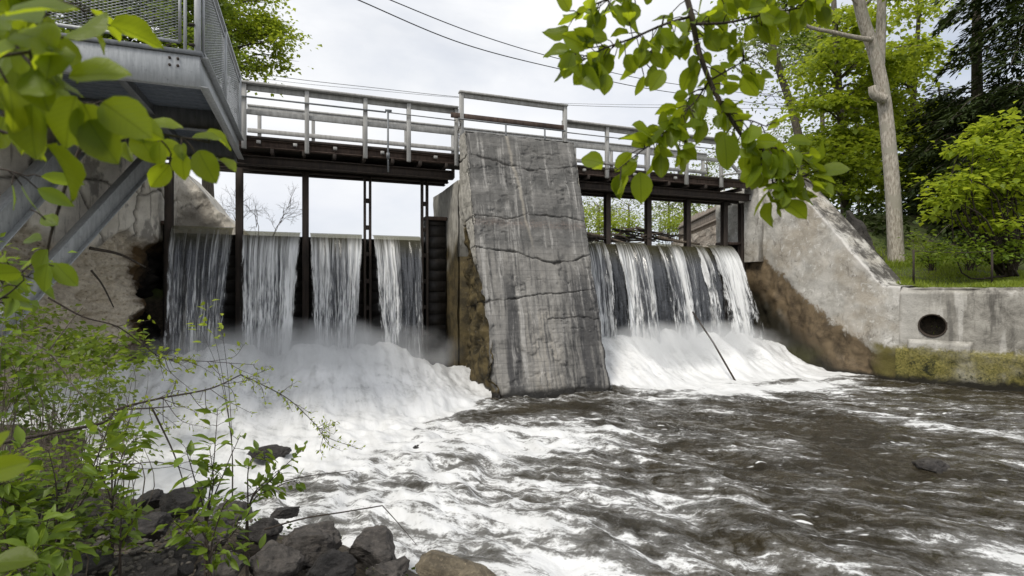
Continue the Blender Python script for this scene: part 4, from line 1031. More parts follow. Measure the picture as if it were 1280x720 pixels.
def leaves(mb, P, D, N, L, W, tmpl, curl=None):
    n = len(P)
    if n == 0: return
    D = norm(D); B = norm(np.cross(D, N)); N2 = np.cross(B, D)
    tv = tmpl[0]; m = len(tv)
    cz = np.ones(n) if curl is None else curl
    V = P[:, None] + D[:, None] * (tv[None, :, 1:2] * L[:, None, None]) + B[:, None] * (tv[None, :, 0:1] * W[:, None, None]) + N2[:, None] * (tv[None, :, 2:3] * (W * cz)[:, None, None])
    offs = (np.arange(n) * m)[:, None, None]
    if tmpl is T_SMALL:
        t = np.array([(0, 2, 1), (0, 3, 2), (2, 4, 1), (2, 3, 4)])
        mb.add(V.reshape(-1, 3), t=(t[None] + offs).reshape(-1, 3))
    else:
        mb.add(V.reshape(-1, 3), q=(tmpl[2][None] + offs).reshape(-1, 4))
        mb.uv = getattr(mb, 'uv', []); mb.uv.append(np.tile(tmpl[1], (n, 1)))
def rdir(n): return norm(rng.normal(size=(n, 3)))

def tree(name, label, trunk, r0, r1, clusters, per, ls, leaf, bark, flat=0.35, spread=0.5, group=None, cat='tree', limbs=True, extra=(), tilt=0.55, limb_r=0.05):
    tr = catmull(trunk, 6)
    root = thing(name, tr[0], label, cat, group)
    mb = MB(); mb.tube(tr, np.linspace(r0, r1, len(tr)) * (1 + 0.35 * np.exp(-np.arange(len(tr)) / 1.5)), 12)
    for e, ra, rb in extra: ep = catmull(e, 5); mb.tube(ep, np.linspace(ra, rb, len(ep)), 8)
    C = np.asarray(clusters, float)
    if limbs and len(C):
        for c in C:
            cand = tr[2:]
            d = np.linalg.norm((cand - c) * (1, 1, 1), axis=1) + np.maximum(0, cand[:, 2] - c[2] + 0.2 * np.linalg.norm((cand - c)[:, :2], axis=1)) * 3
            s = cand[np.argmin(d)]
            m1 = s + (c - s) * 0.35 + (0, 0, 0.10 * np.linalg.norm(c - s)) + rng.normal(size=3) * 0.05
            m2 = s + (c - s) * 0.7 + (0, 0, 0.06 * np.linalg.norm(c - s)) + rng.normal(size=3) * 0.08
            p = catmull([s, m1, m2, c], 3); mb.tube(p, np.linspace(limb_r, 0.008, len(p)), 5, False)
            for _ in range(3):
                e = c + rng.normal(size=3) * spread * (0.9, 0.9, 0.4)
                mb.tube(np.array([m2, (m2 + e) / 2 + rng.normal(size=3) * 0.05, e]), np.array([0.014, 0.009, 0.004]), 4, False)
    mb.build('trunk', M[bark], root, smooth=True)
    n = len(C) * per
    if n:
        cc_ = np.repeat(C, per, 0)
        scl = np.repeat(rng.uniform(0.55, 1.25, size=(len(C), 1)), per, 0)
        o = rng.normal(size=(n, 3)) * np.array([spread, spread, spread * flat]) * scl
        P = cc_ + o; P[:, 2] -= 0.25 * (o[:, 0] ** 2 + o[:, 1] ** 2) / max(spread, 0.2) * 0.5
        D = rng.normal(size=(n, 3)) * (1, 1, 0.4) + (0, 0, -0.35) + o * 0.6
        N = rdir(n) * tilt + (0, 0, 1)
        L = ls * rng.uniform(0.6, 1.25, n)
        mb = MB(); leaves(mb, P, D, N, L, L * rng.uniform(0.7, 1.0, n), T_SMALL)
        mb.build('crown', M[leaf], root)
    return root
def ell(n, c, r, shell=0.5):
    d = rdir(n); rad = rng.uniform(0, 1, n) ** (1 / 3.0); rad = shell + (1 - shell) * rad if shell else rad
    return np.asarray(c) + d * rad[:, None] * np.asarray(r)
def pxc(n, px, py, k, jk=1.2):
    out = []
    for _ in range(n): out.append(at_d(rng.uniform(*px), rng.uniform(*py), k + rng.uniform(-jk, jk)))
    return np.array(out)
def tr_px(pts, k): return [at_d(x, y, k) for x, y in pts]
EMP = np.zeros((0, 3))

# big pale tree on the grass bank
big = [at_d(1121, 345, 16)] + tr_px([(1119, 300), (1116, 240), (1110, 170), (1104, 118), (1094, 70), (1078, 20), (1066, -40), (1050, -160)], 16)
tree('beech_tree', 'big pale smooth barked tree leaning left on the grass bank', big, 0.215, 0.14, pxc(26, (930, 1240), (-190, -30), 16, 2.0), 150, 0.15, 'leaf_mid', 'bark_pale', 0.45, 0.6,
     extra=[(tr_px([(1098, 90), (1101, 40), (1103, -20), (1110, -120)], 16.1), 0.16, 0.08), (tr_px([(1090, 50), (1066, 46), (1040, 40), (1010, 33), (975, 12), (940, 10)], 15.8), 0.075, 0.03), (tr_px([(1106, 125), (1093, 118), (1090, 108)], 15.8), 0.15, 0.10)], limb_r=0.04)
tree('maple_tree', 'bright yellow green maple in front of the sky, left of the big pale trunk', [at_d(1057, 320, 21)] + tr_px([(1056, 250), (1053, 180), (1048, 100), (1043, 20), (1040, -60)], 21), 0.17, 0.08,
     np.concatenate([pxc(20, (1000, 1095), (10, 130), 21), pxc(26, (1005, 1110), (105, 245), 20.5), pxc(8, (1090, 1160), (20, 160), 21)]), 230, 0.19, 'leaf_maple', 'bark_grey', 0.17, 0.56, 'trees on the right bank')
tree('maple_tree', 'bright green maple whose crown shows between the pale trunk and the dark evergreens', [at_d(1140, 330, 24)] + tr_px([(1139, 240), (1141, 140), (1146, 60), (1152, -30)], 24), 0.16, 0.07,
     np.concatenate([pxc(20, (1095, 1148), (-30, 150), 24), pxc(8, (1100, 1140), (130, 210), 23), pxc(12, (1050, 1130), (120, 240), 24.5)]), 230, 0.20, 'leaf_maple', 'bark_grey', 0.3, 0.6, 'trees on the right bank')
tree('leaning_tree', 'thin grey leaning tree with few leaves behind the hanging branch', [at_d(1010, 300, 25)] + tr_px([(1003, 225), (1000, 180), (988, 130), (974, 88), (962, 40), (945, -40)], 25), 0.21, 0.12, pxc(22, (935, 1030), (10, 240), 25), 100, 0.17, 'leaf_far', 'bark_grey', 0.5, 0.7, 'trees on the right bank', limb_r=0.03)
tree('maple_tree', 'pale green maple far behind the hanging branch', [at_d(1035, 300, 30)] + tr_px([(1030, 200), (1026, 100), (1022, 0), (1018, -60)], 30), 0.15, 0.06,
     np.concatenate([pxc(22, (925, 1060), (-20, 70), 30), pxc(24, (1010, 1100), (170, 265), 30)]), 240, 0.22, 'leaf_mid', 'bark_grey', 0.4, 0.8, 'trees on the right bank')
tree('slender_tree', 'slender bare stemmed tree among the maples behind the wing wall', [at_d(1074, 300, 27)] + tr_px([(1073, 240), (1070, 190), (1075, 120), (1082, 40)], 27), 0.07, 0.03, pxc(6, (1060, 1100), (60, 170), 27), 80, 0.17, 'leaf_maple', 'bark_grey', 0.3, 0.6, 'trees on the right bank')
# evergreens
def conifer(label, base, top, r0, z_lo, z_hi, reach, nb, seed):
    rg = np.random.default_rng(seed)
    base, top = np.array(base), np.array(top); root = thing('evergreen_tree', base, label, 'tree', 'dark evergreens on the right bank')
    mb = MB(); mb.tube(np.array([base, (base + top) / 2 + rg.normal(size=3) * 0.05, top]), np.array([r0, r0 * 0.6, 0.03]), 9)
    lf = MB(); Ps, Ds, Ns, Ls = [], [], [], []
    for i in range(nb):
        t = rg.uniform(z_lo, z_hi); s = base + (top - base) * t
        ang = rg.uniform(0, 2 * math.pi); rl = reach * (1 - 0.75 * t) * rg.uniform(0.55, 1.15)
        d = np.array([math.cos(ang), math.sin(ang), 0])
        pts = [s, s + d * rl * 0.4 + (0, 0, 0.10 * rl), s + d * rl * 0.75 + (0, 0, -0.02 * rl), s + d * rl + (0, 0, -0.24 * rl)]
        p = catmull(pts, 4); mb.tube(p, np.linspace(0.025, 0.006, len(p)), 4, False)
        m = int(75 * rl); u = rg.uniform(0.12, 1.02, m); idx = u * (len(p) - 1); a = np.clip(idx.astype(int), 0, len(p) - 2); f_ = (idx - a)[:, None]
        c = p[a] * (1 - f_) + p[a + 1] * f_
        side = np.array([-d[1], d[0], 0]); w_ = (0.42 * rl * (1.05 - u) ** 0.7 + 0.12) * rg.uniform(-1, 1, m)
        c = c + side * w_[:, None] + rg.normal(size=(m, 3)) * (0.05, 0.05, 0.06) + np.array([0, 0, -1]) * (np.abs(w_) * 0.35)[:, None]
        Ps.append(c); Ds.append(d * 0.8 + side * np.sign(w_)[:, None] * 0.8 + (0, 0, -0.45) + rg.normal(size=(m, 3)) * 0.25); Ns.append(rg.normal(size=(m, 3)) * 0.35 + (0, 0, 1)); Ls.append(rg.uniform(0.16, 0.34, m))
    mb.build('trunk', M['bark_grey'], root, smooth=True)
    Ps, Ds, Ns, Ls = map(np.concatenate, (Ps, Ds, Ns, Ls))
    leaves(lf, Ps, Ds, Ns, Ls, Ls * 0.30, T_SMALL); lf.build('crown', M['needle'], root)
def cb(px, k, z=2.9): p = at_d(px, 360, k); return (p[0], p[1], z)
def ct(px, k, z): p = at_d(px, 360, k); return (p[0], p[1], z)
conifer('tallest dark evergreen with a bare grey upper trunk', cb(1224, 20), ct(1220, 20, 19), 0.26, 0.02, 0.42, 3.6, 110, 1)
conifer('dark evergreen spreading out of the right edge of the picture', cb(1300, 18), ct(1296, 18, 20), 0.28, 0.03, 0.9, 4.2, 190, 2)
conifer('lower dark evergreen rising behind the big pale trunk', cb(1172, 25), ct(1174, 25, 11.5), 0.18, 0.03, 0.98, 3.6, 130, 3)
conifer('broad dark evergreen behind the bright young maple', cb(1250, 26), ct(1258, 26, 12.0), 0.22, 0.02, 0.95, 4.8, 170, 4)
# young maple and shrubs on the bank
def shrub(name, label, base, clusters, per, ls, leaf, stems=5, spread=0.3, flat=0.4, group=None, cat='shrub', bark='twig', sr=0.02, tilt=0.6):
    base = np.asarray(base, float); root = thing(name, base, label, cat, group); C = np.asarray(clusters, float)
    mb = MB()
    for c in C:
        b = base + rng.normal(size=3) * (0.06, 0.06, 0.0); m = (b + c) / 2 + rng.normal(size=3) * 0.12 * np.linalg.norm(c - b) + (0, 0, 0.08)
        p = catmull([b, m, c], 4); mb.tube(p, np.linspace(sr, sr * 0.2, len(p)), 5, False)
    mb.build('stem', M[bark], root, smooth=True)
    n = len(C) * per; o = rng.normal(size=(n, 3)) * (spread, spread, spread * flat); P = np.repeat(C, per, 0) + o
    D = rng.normal(size=(n, 3)) * (1, 1, 0.35) + o * 1.5 / max(spread, .1) * 0.5 + (0, 0, -0.25); N = rdir(n) * tilt + (0, 0, 1); L = ls * rng.uniform(0.6, 1.3, n)
    mb = MB(); leaves(mb, P, D, N, L, L * rng.uniform(0.55, 0.85, n), T_SMALL); mb.build('foliage', M[leaf], root)
    return root
yb = at_d(1262, 345, 13.6)
shrub('young_maple', 'bright young maple bush in front of the dark evergreens', yb, np.concatenate([pxc(30, (1168, 1285), (215, 285), 13.6, 0.7), pxc(16, (1195, 1290), (170, 230), 13.6, 0.7), pxc(9, (1230, 1290), (150, 190), 13.6, 0.6)]), 60, 0.18, 'leaf_maple', spread=0.22, flat=0.35, cat='young tree', sr=0.03, tilt=0.4)
for i, (x0, x1, lab) in enumerate(((1140, 1190, 'low leafy shrub beside the fence post at the foot of the big tree'), (1185, 1240, 'low leafy shrub midway along the grass bank'), (1235, 1295, 'low leafy shrub under the young maple at the right edge'))):
    b = at_d((x0 + x1) / 2, 338, 13.2)
    shrub('low_shrub', lab, b, pxc(14, (x0, x1), (292, 326), 13.2, 0.4), 36, 0.10, 'leaf_shrub' if i else 'leaf_mid', spread=0.16, flat=0.4, group='shrubs along the grass bank', sr=0.012)
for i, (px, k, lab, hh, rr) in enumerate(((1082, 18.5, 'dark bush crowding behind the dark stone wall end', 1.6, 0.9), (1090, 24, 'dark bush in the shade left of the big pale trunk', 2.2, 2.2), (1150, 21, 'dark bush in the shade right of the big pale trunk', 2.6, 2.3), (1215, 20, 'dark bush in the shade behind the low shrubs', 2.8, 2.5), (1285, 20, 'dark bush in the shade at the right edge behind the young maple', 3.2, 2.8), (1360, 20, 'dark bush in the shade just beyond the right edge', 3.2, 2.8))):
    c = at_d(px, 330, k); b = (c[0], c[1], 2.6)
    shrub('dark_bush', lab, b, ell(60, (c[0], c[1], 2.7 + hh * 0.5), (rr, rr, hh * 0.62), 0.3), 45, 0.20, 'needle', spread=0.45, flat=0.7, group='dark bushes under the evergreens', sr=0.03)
# little wire fence
fn = thing('wire_fence', at_d(1142, 345, 12.9), 'thin dark post and wire fence at the foot of the big tree', 'fence')
p0, p1 = at_d(1142, 344, 12.9), at_d(1142, 312, 12.9)
MB().tube([p0 - (0, 0, 0.2), p1], 0.025, 6).build('post', M['rust_dark'], fn)
q0 = at_d(1240, 346, 12.4); MB().tube([q0 - (0, 0, 0.2), q0 + (0, 0, 0.62)], 0.025, 6).build('post', M['rust_dark'], fn)
MB().tube(catmull([p1 - (0, 0, 0.03), (p1 + q0 + (0, 0, 0.6)) / 2 - (0, 0, 0.06), q0 + (0, 0, 0.58)], 5), 0.008, 5).build('wire', M['rust_dark'], fn)
# grass
n = 42000
ee = rng.uniform(0.30, 6.5, n) ** 1.0; gyv = rng.uniform(2.0, 12.0, n); gxv = rwx(gyv) + ee; gz = ground_z(gxv, gyv)
P = np.stack([gxv, gyv, gz - 0.01], -1); D = rng.normal(size=(n, 3)) * 0.4 + (0, 0, 1); L = rng.uniform(0.05, 0.15, n) * (1 + 0.7 * vnoise(gxv * 1.5, gyv * 1.5))
mb = MB(); leaves(mb, P, D, rng.normal(size=(n, 3)) * (1, 1, 0.2), L, 0.012 + L * 0.06, T_SMALL); tag(mb.build('bank_grass', M['grass']), 'short sunlit grass on the right bank', 'grass', kind='stuff')
# dark stone wall behind the wing wall
mb = MB(); a0, a1 = at_d(1056, 345, 16.9), at_d(1103, 345, 15.7)
yy = np.linspace(0, 1, 40); zz = np.linspace(1.5, 4.0, 30); UU, VV = np.meshgrid(yy, zz, indexing='ij')
dxy = unit((a1 - a0)[:2]); nn2 = np.array([dxy[1], -dxy[0]])
topz = 4.55 - 1.75 * UU ** 1.3 + 0.08 * fbm(UU * 5, 1, 0, 3); Zz = 1.5 + (topz - 1.5) * (VV - 1.5) / 2.5; bmp = 0.08 * fbm(UU * 5, Zz * 2.5, 0, 4)
fr_ = np.stack([a0[0] + (a1 - a0)[0] * UU + nn2[0] * bmp, a0[1] + (a1 - a0)[1] * UU + nn2[1] * bmp, Zz], -1)
mb.grid(fr_); t1 = fr_[:, -1]; bk = t1 + np.array([-nn2[0] * 0.15, -nn2[1] * 0.15, 0.02]); mb.grid(np.stack([t1, bk], 1)); mb.grid(np.stack([bk, bk - (0, 0, 2.5)], 1))
tag(mb.build('stone_wall', M['rock_dark'], origin=a0), 'dark mossy stone wall end between the wing wall and the big tree', 'wall')

# ------------------------------------------------------------------ upstream right bank
A0, A1 = np.array([13.0, 13.5]), np.array([18.5, 25.0])
uu = np.linspace(0, 1, 120); vv = np.linspace(0, 1, 50); UU, VV = np.meshgrid(uu, vv, indexing='ij')
sl2 = 0.55 * VV; nA = np.array([0.90, -0.43])
zl_ = 2.6 + (4.62 - 2.6) * VV; st_ = 0.05 * fbm(UU * 14, zl_ * 3, 0, 4)
Ps = np.stack([A0[0] + (A1 - A0)[0] * UU + nA[0] * (sl2 + st_) - 0.3, A0[1] + (A1 - A0)[1] * UU + nA[1] * (sl2 + st_), zl_], -1)
mb = MB().grid(Ps); t1 = Ps[:, -1]; mb.grid(np.stack([t1, t1 + np.array([nA[0] * 0.35, nA[1] * 0.35, 0.03])], 1))
tag(mb.build('stone_revetment', M['stone'], origin=(13, 14, 3)), 'brown laid stone bank wall seen beyond the right falls', 'wall')
pw = thing('plank_wall', (15, 18, 4.65), 'brown weathered plank wall standing above the stone bank upstream', 'fence')
mb = MB(); i = 0
Lg = np.linalg.norm(A1 - A0); dA = (A1 - A0) / Lg; u = 0.0
while u < Lg:
    w_ = 0.20; c = A0 + dA * u + nA * 0.92 - (0.3, 0); hz = 5.62 + 0.05 * math.sin(u * 0.8) + random.uniform(-0.05, 0.05)
    mb.beam(np.append(c, 4.62), np.append(c, hz), w_ - 0.012, 0.04, up=(nA[0], nA[1], 0)); u += w_
mb.build('planks', M['plank'], pw)
mb = MB(); 
for z in (4.95, 5.4): mb.beam(np.append(A0 + nA * 0.86 - (0.3, 0), z), np.append(A1 + nA * 0.86 - (0.3, 0), z), 0.05, 0.09)
mb.build('rail', M['plank'], pw)
FT = [((735, 760), 52, 'pale spring tree upstream close to the right edge of the pier'), ((770, 800), 58, 'pale spring tree upstream framed by the second opening right of the pier'), ((820, 850), 48, 'fuller yellow green tree upstream above the plank wall'), ((865, 905), 44, 'yellow green tree upstream behind the far end of the railing'), ((915, 960), 40, 'tall pale green tree upstream behind the hanging branch'), ((690, 720), 62, 'pale spring tree upstream hidden behind the pier edge')]
for i, ((x0, x1), k, lab) in enumerate(FT):
    xm = (x0 + x1) / 2; yt = [250, 245, 205, 185, 150, 255][i]
    tree('spring_tree', lab, [at_d(xm, 300, k), at_d(xm + 1, 260, k), at_d(xm - 2, yt + 10, k)], 0.14, 0.04, np.concatenate([pxc(18, (x0 - 22, x1 + 22), (yt, 285), k, 2.5)]), 60 if i in (0, 1, 5) else 110, 0.24, 'leaf_far', 'bark_grey', 0.6, 0.9, 'spring trees upstream', limb_r=0.035)
for i, (px, k, lab) in enumerate(((740, 30, 'rounded yellow green bush on the upstream shore beside the pier'), (775, 33, 'rounded yellow green bush upstream under the second opening'), (845, 36, 'low yellow green bush upstream behind the plank wall'))):
    c = at_d(px, 282, k); shrub('shore_bush', lab, (c[0], c[1], 3.2), ell(26, (c[0], c[1], c[2] + 0.1), (1.1, 1.0, 0.8), 0.3), 60, 0.14, 'leaf_maple', spread=0.3, flat=0.7, group='bushes on the upstream shore')

# ------------------------------------------------------------------ trees at left behind the platform
tree('maple_tree', 'bright leafy maple rising behind the far corner of the viewing platform', [at_d(262, 300, 20), at_d(258, 150, 20), at_d(262, 40, 20), at_d(270, -60, 20)], 0.2, 0.1,
     np.concatenate([pxc(34, (262, 335), (-50, 85), 20, 1.2), pxc(14, (300, 352), (18, 84), 20, 1.0), pxc(5, (325, 362), (25, 50), 20, 0.5), pxc(10, (220, 300), (-60, 60), 21)]), 120, 0.15, 'leaf_maple', 'bark_grey', 0.4, 0.40, 'trees on the left bank')
tree('maple_tree', 'green maple seen through the front mesh panel of the viewing platform', [at_d(150, 240, 17), at_d(146, 120, 17), at_d(150, 20, 17), at_d(160, -80, 17)], 0.2, 0.1,
     pxc(70, (90, 270), (-70, 85), 17, 1.5), 230, 0.15, 'leaf_mid', 'bark_grey', 0.4, 0.50, 'trees on the left bank')
tree('maple_tree', 'shady green maple behind the leaves in the top left corner', [at_d(30, 240, 14.5), at_d(24, 120, 14.5), at_d(20, 20, 14.5), at_d(30, -80, 14.5)], 0.2, 0.1,
     pxc(70, (-60, 130), (-70, 150), 14.5, 1.3), 220, 0.14, 'leaf_mid', 'bark_grey', 0.4, 0.45, 'trees on the left bank')
# bare shrub upstream
bs = thing('bare_shrub', at_d(318, 300, 19), 'leafless twiggy shrub upstream seen under the left end of the bridge', 'shrub')
mb = MB()
def twiggy(p, d, l, r, dep_):
    q = p + d * l; mb.tube(np.array([p, (p + q) / 2 + rng.normal(size=3) * 0.04 * l, q]), np.array([r, r * 0.85, r * 0.7]), 4, False)
    if dep_ > 0:
        for _ in range(3): twiggy(p + (q - p) * rng.uniform(0.4, 1), unit(d + rng.normal(size=3) * 0.5), l * rng.uniform(0.55, 0.8), r * 0.65, dep_ - 1)
for sx_ in range(5): twiggy(at_d(rng.uniform(296, 340), 300, 19), unit((rng.normal() * 0.25, rng.normal() * 0.25, 1)), 0.9, 0.013, 4)
mb.build('stem', M['twig_pale'], bs)

# ------------------------------------------------------------------ foreground branches
def along(path, ts):
    path = np.asarray(path); idx = np.clip(ts, 0, 1) * (len(path) - 1); a = np.clip(idx.astype(int), 0, len(path) - 2); f_ = (idx - a)[:, None]
    return path[a] * (1 - f_) + path[a + 1] * f_, norm(path[a + 1] - path[a])
def leafy_branch(name, label, stems, L0, leaf, cat='branch', group=None, tmpl=None, droop=0.6, width=0.72, density=55, singles=(), bark='twig', origin=None, jitter=0.018, up=0.5):
    tmpl = tmpl or T_BROAD
    first = np.asarray(stems[0][0][0]) if origin is None else np.asarray(origin)
    root = thing(name, first, label, cat, group); mb = MB(); lf = MB(); pet = MB()
    for pts, ra, rb, (t0, t1), dens_mul in stems:
        p = catmull(pts, 7); mb.tube(p, np.linspace(ra, rb, len(p)), 7)
        ln = np.sum(np.linalg.norm(np.diff(p, axis=0), axis=1)); n = max(0, int(ln * density * dens_mul * (t1 - t0)))
        if n == 0: continue
        ts = rng.uniform(t0, t1, n); ts[-1] = 1.0 if t1 >= 1 else ts[-1]
        P, Tn = along(p, ts)
        out = rng.normal(size=(n, 3)); out -= Tn * np.sum(out * Tn, 1)[:, None]; out = norm(out)
        D = norm(Tn * 0.45 + out * 0.9 + np.array([0, 0, -droop]) * rng.uniform(0.2, 1.3, n)[:, None])
        pl = rng.uniform(0.25, 0.55, n) * L0
        B = P + out * 0.002 + D * pl[:, None] + rng.normal(size=(n, 3)) * jitter * 0.4
        for a, b in zip(P, B): mb.tube(np.array([a, (a + b) / 2 + (0, 0, 0.003), b]), 0.0011 if L0 < 0.08 else 0.0014, 4, False)
        N = norm(np.array([0, 0, up]) + rng.normal(size=(n, 3)) * 0.75)
        Ls = L0 * rng.uniform(0.62, 1.2, n)
        leaves(lf, B, D + rng.normal(size=(n, 3)) * 0.25, N, Ls, Ls * width * rng.uniform(0.85, 1.1, n), tmpl, rng.uniform(0.3, 1.8, n))
    for (px, py, k, L_, ang, tilt) in singles:   # leaf blades picked out one by one: base point, length, direction in the view plane, tilt
        b = at_d(px, py, k); rt = np.array([CT, -ST, 0]); fw = np.array([ST, CT, 0])
        d = rt * math.cos(R(ang)) + np.array([0, 0, 1.0]) * math.sin(R(ang)) + fw * 0.2 * math.sin(R(tilt))
        nn_ = -fw * math.cos(R(tilt)) + np.array([0, 0, 1.0]) * math.sin(R(tilt))
        leaves(lf, b[None], d[None], nn_[None], np.array([L_]), np.array([L_ * width]), tmpl, np.array([0.7]))
    mb.build('stem', M[bark], root, smooth=True)
    if lf.n: lf.build('foliage', M[leaf], root, smooth=True, uv=np.concatenate(lf.uv))
    return root
def pk(pts): return [at_d(x, y, k) for x, y, k in pts]
leafy_branch('hanging_branch', 'leafy branch with round green leaves hanging before the far end of the bridge', [
    (pk([(838, -70, 1.12), (862, 10, 1.10), (873, 62, 1.08), (892, 112, 1.06), (912, 146, 1.05), (935, 180, 1.05), (960, 208, 1.04), (982, 234, 1.03)]), 0.0065, 0.0022, (0.12, 1.0), 1.35),
    (pk([(866, 20, 1.10), (832, 30, 1.08), (790, 48, 1.06), (752, 62, 1.05), (722, 80, 1.04)]), 0.003, 0.0012, (0.05, 1), 1.3),
    (pk([(850, -30, 1.10), (800, -12, 1.08), (752, 2, 1.06), (722, 18, 1.05)]), 0.003, 0.0012, (0.0, 1), 1.1),
    (pk([(830, 20, 1.12), (822, 52, 1.12), (800, 78, 1.12)]), 0.002, 0.001, (0.2, 1), 1.2),
    (pk([(870, 30, 1.06), (910, 28, 1.02), (955, 18, 1.00), (1000, 10, 0.98)]), 0.003, 0.0012, (0.0, 1), 1.4),
    (pk([(880, -10, 1.06), (930, -20, 1.02), (985, -8, 1.0), (1030, -10, 0.98)]), 0.003, 0.0012, (0.0, 1), 1.2),
    (pk([(888, 100, 1.07), (920, 82, 1.04), (948, 66, 1.02)]), 0.002, 0.001, (0.2, 1), 1.2),
    (pk([(886, 102, 1.07), (868, 128, 1.06), (852, 142, 1.06), (842, 156, 1.06)]), 0.002, 0.001, (0.1, 1), 1.5),
    (pk([(846, 150, 1.06), (826, 172, 1.06), (800, 190, 1.05), (770, 214, 1.05)]), 0.002, 0.0009, (0.05, 1), 1.45),
    (pk([(846, 150, 1.06), (852, 168, 1.05), (858, 176, 1.05)]), 0.0015, 0.0009, (0.3, 1), 1.2),
    (pk([(915, 152, 1.05), (935, 150, 1.03), (958, 158, 1.02)]), 0.002, 0.001, (0.2, 1), 1.1),
    (pk([(938, 192, 1.05), (960, 184, 1.03), (982, 190, 1.02), (1000, 200, 1.01)]), 0.002, 0.001, (0.1, 1), 1.35),
    (pk([(962, 222, 1.04), (980, 216, 1.03), (1000, 222, 1.02), (1012, 228, 1.02)]), 0.002, 0.001, (0.1, 1), 1.5),
    (pk([(964, 212, 1.04), (966, 228, 1.04), (970, 244, 1.04)]), 0.002, 0.001, (0.1, 1), 1.6),
    ], 0.046, 'leaf_apple', density=125, singles=[(905, 168, 1.0, 0.066, -80, 20), (716, 66, 1.03, 0.05, -110, 10), (735, 76, 1.03, 0.055, -75, 25), (758, 92, 1.03, 0.04, -95, 0), (830, 88, 1.03, 0.045, -125, 15), (800, 215, 1.04, 0.06, -85, 15), (1000, 196, 1.0, 0.05, -20, 40)])
leafy_branch('near_branch', 'blurred branch with large broad leaves close to the lens in the top left corner', [
    (pk([(-60, 96, 0.62), (0, 118, 0.60), (50, 124, 0.58), (100, 128, 0.57), (140, 140, 0.57)]), 0.003, 0.0014, (0.1, 1.0), 0.85),
    (pk([(-40, 20, 0.55), (10, 50, 0.53), (50, 90, 0.52), (84, 112, 0.52)]), 0.003, 0.0014, (0.0, 1.0), 0.9),
    (pk([(-40, -20, 0.6), (10, -4, 0.58), (60, 18, 0.57)]), 0.002, 0.0012, (0.1, 1), 0.9),
    (pk([(-80, 60, 0.5), (-20, 70, 0.48), (30, 66, 0.47), (70, 60, 0.47)]), 0.002, 0.0012, (0.2, 1), 1.0),
    (pk([(-60, -60, 0.62), (0, -30, 0.6), (50, -8, 0.6), (100, 10, 0.6)]), 0.002, 0.0012, (0.2, 1), 1.0),
    (pk([(-60, 140, 0.56), (-10, 160, 0.55), (40, 175, 0.55)]), 0.002, 0.0012, (0.1, 1), 0.35),
    ], 0.050, 'leaf_apple', density=78, width=0.78, singles=[(86, 96, 0.46, 0.047, 12, 35), (70, 62, 0.46, 0.05, 150, 40), (105, 130, 0.5, 0.047, -70, 20), (128, 128, 0.5, 0.05, -35, 25), (95, 120, 0.5, 0.05, -110, 10), (40, 130, 0.5, 0.05, -95, 10), (110, 150, 0.5, 0.045, -60, 20), (20, 60, 0.45, 0.05, 200, 35), (50, 30, 0.45, 0.05, 160, 50), (8, 20, 0.43, 0.05, 20, 50)])
leafy_branch('near_branch', 'slim twig with rounded leaves reaching right under the platform beam', [
    (pk([(100, 140, 0.72), (150, 158, 0.72), (190, 166, 0.72), (230, 172, 0.71), (262, 178, 0.71)]), 0.0022, 0.001, (0.2, 1.0), 0.6),
    (pk([(190, 166, 0.72), (206, 180, 0.71), (214, 192, 0.71)]), 0.0014, 0.0008, (0.3, 1.0), 0.9),
    (pk([(228, 172, 0.71), (240, 184, 0.71), (246, 196, 0.71)]), 0.0014, 0.0008, (0.3, 1.0), 0.9),
    ], 0.036, 'leaf_apple', density=60, width=0.75, singles=[(248, 188, 0.70, 0.046, -65, 15), (228, 190, 0.70, 0.036, -92, 15), (200, 178, 0.70, 0.032, -95, 10), (180, 158, 0.7, 0.045, 8, 50), (170, 165, 0.7, 0.045, -60, 25), (240, 172, 0.7, 0.035, 5, 55), (150, 150, 0.7, 0.05, -30, 40)])
leafy_branch('near_branch', 'dark bending stem with a few leaves in front of the diagonal struts', [
    (pk([(104, 178, 0.86), (88, 214, 0.86), (74, 258, 0.86), (62, 300, 0.86), (58, 330, 0.87)]), 0.0032, 0.0016, (0.35, 1.0), 0.45),
    (pk([(66, 285, 0.86), (50, 268, 0.85), (38, 262, 0.85)]), 0.0014, 0.0008, (0.4, 1), 0.8),
    ], 0.045, 'leaf_apple_dark', density=48, width=0.7, singles=[(60, 312, 0.85, 0.05, -120, 20), (52, 300, 0.85, 0.035, 175, 40), (70, 330, 0.85, 0.045, -50, 20), (72, 282, 0.85, 0.036, 150, 35), (60, 330, 0.84, 0.045, -105, 5)])
leafy_branch('near_branch', 'sprig of narrow bright leaves at the left edge above the shrubs', [
    (pk([(-60, 190, 0.8), (-64, 280, 0.85), (-60, 350, 0.9), (-50, 410, 0.9)]), 0.003, 0.002, (0, 1), 0.0),
    (pk([(-60, 190, 0.8), (-20, 206, 0.8), (14, 214, 0.8), (34, 220, 0.8)]), 0.002, 0.001, (0.0, 1), 1.0),
    (pk([(-60, 350, 0.9), (-20, 346, 0.9), (16, 342, 0.9), (40, 348, 0.9)]), 0.002, 0.001, (0.0, 1), 1.2),
    (pk([(-50, 410, 0.9), (-10, 380, 0.9), (12, 366, 0.9), (30, 350, 0.9)]), 0.002, 0.001, (0.0, 1), 1.0),
    ], 0.045, 'leaf_shrub', density=48, width=0.5, tmpl=T_POINT)
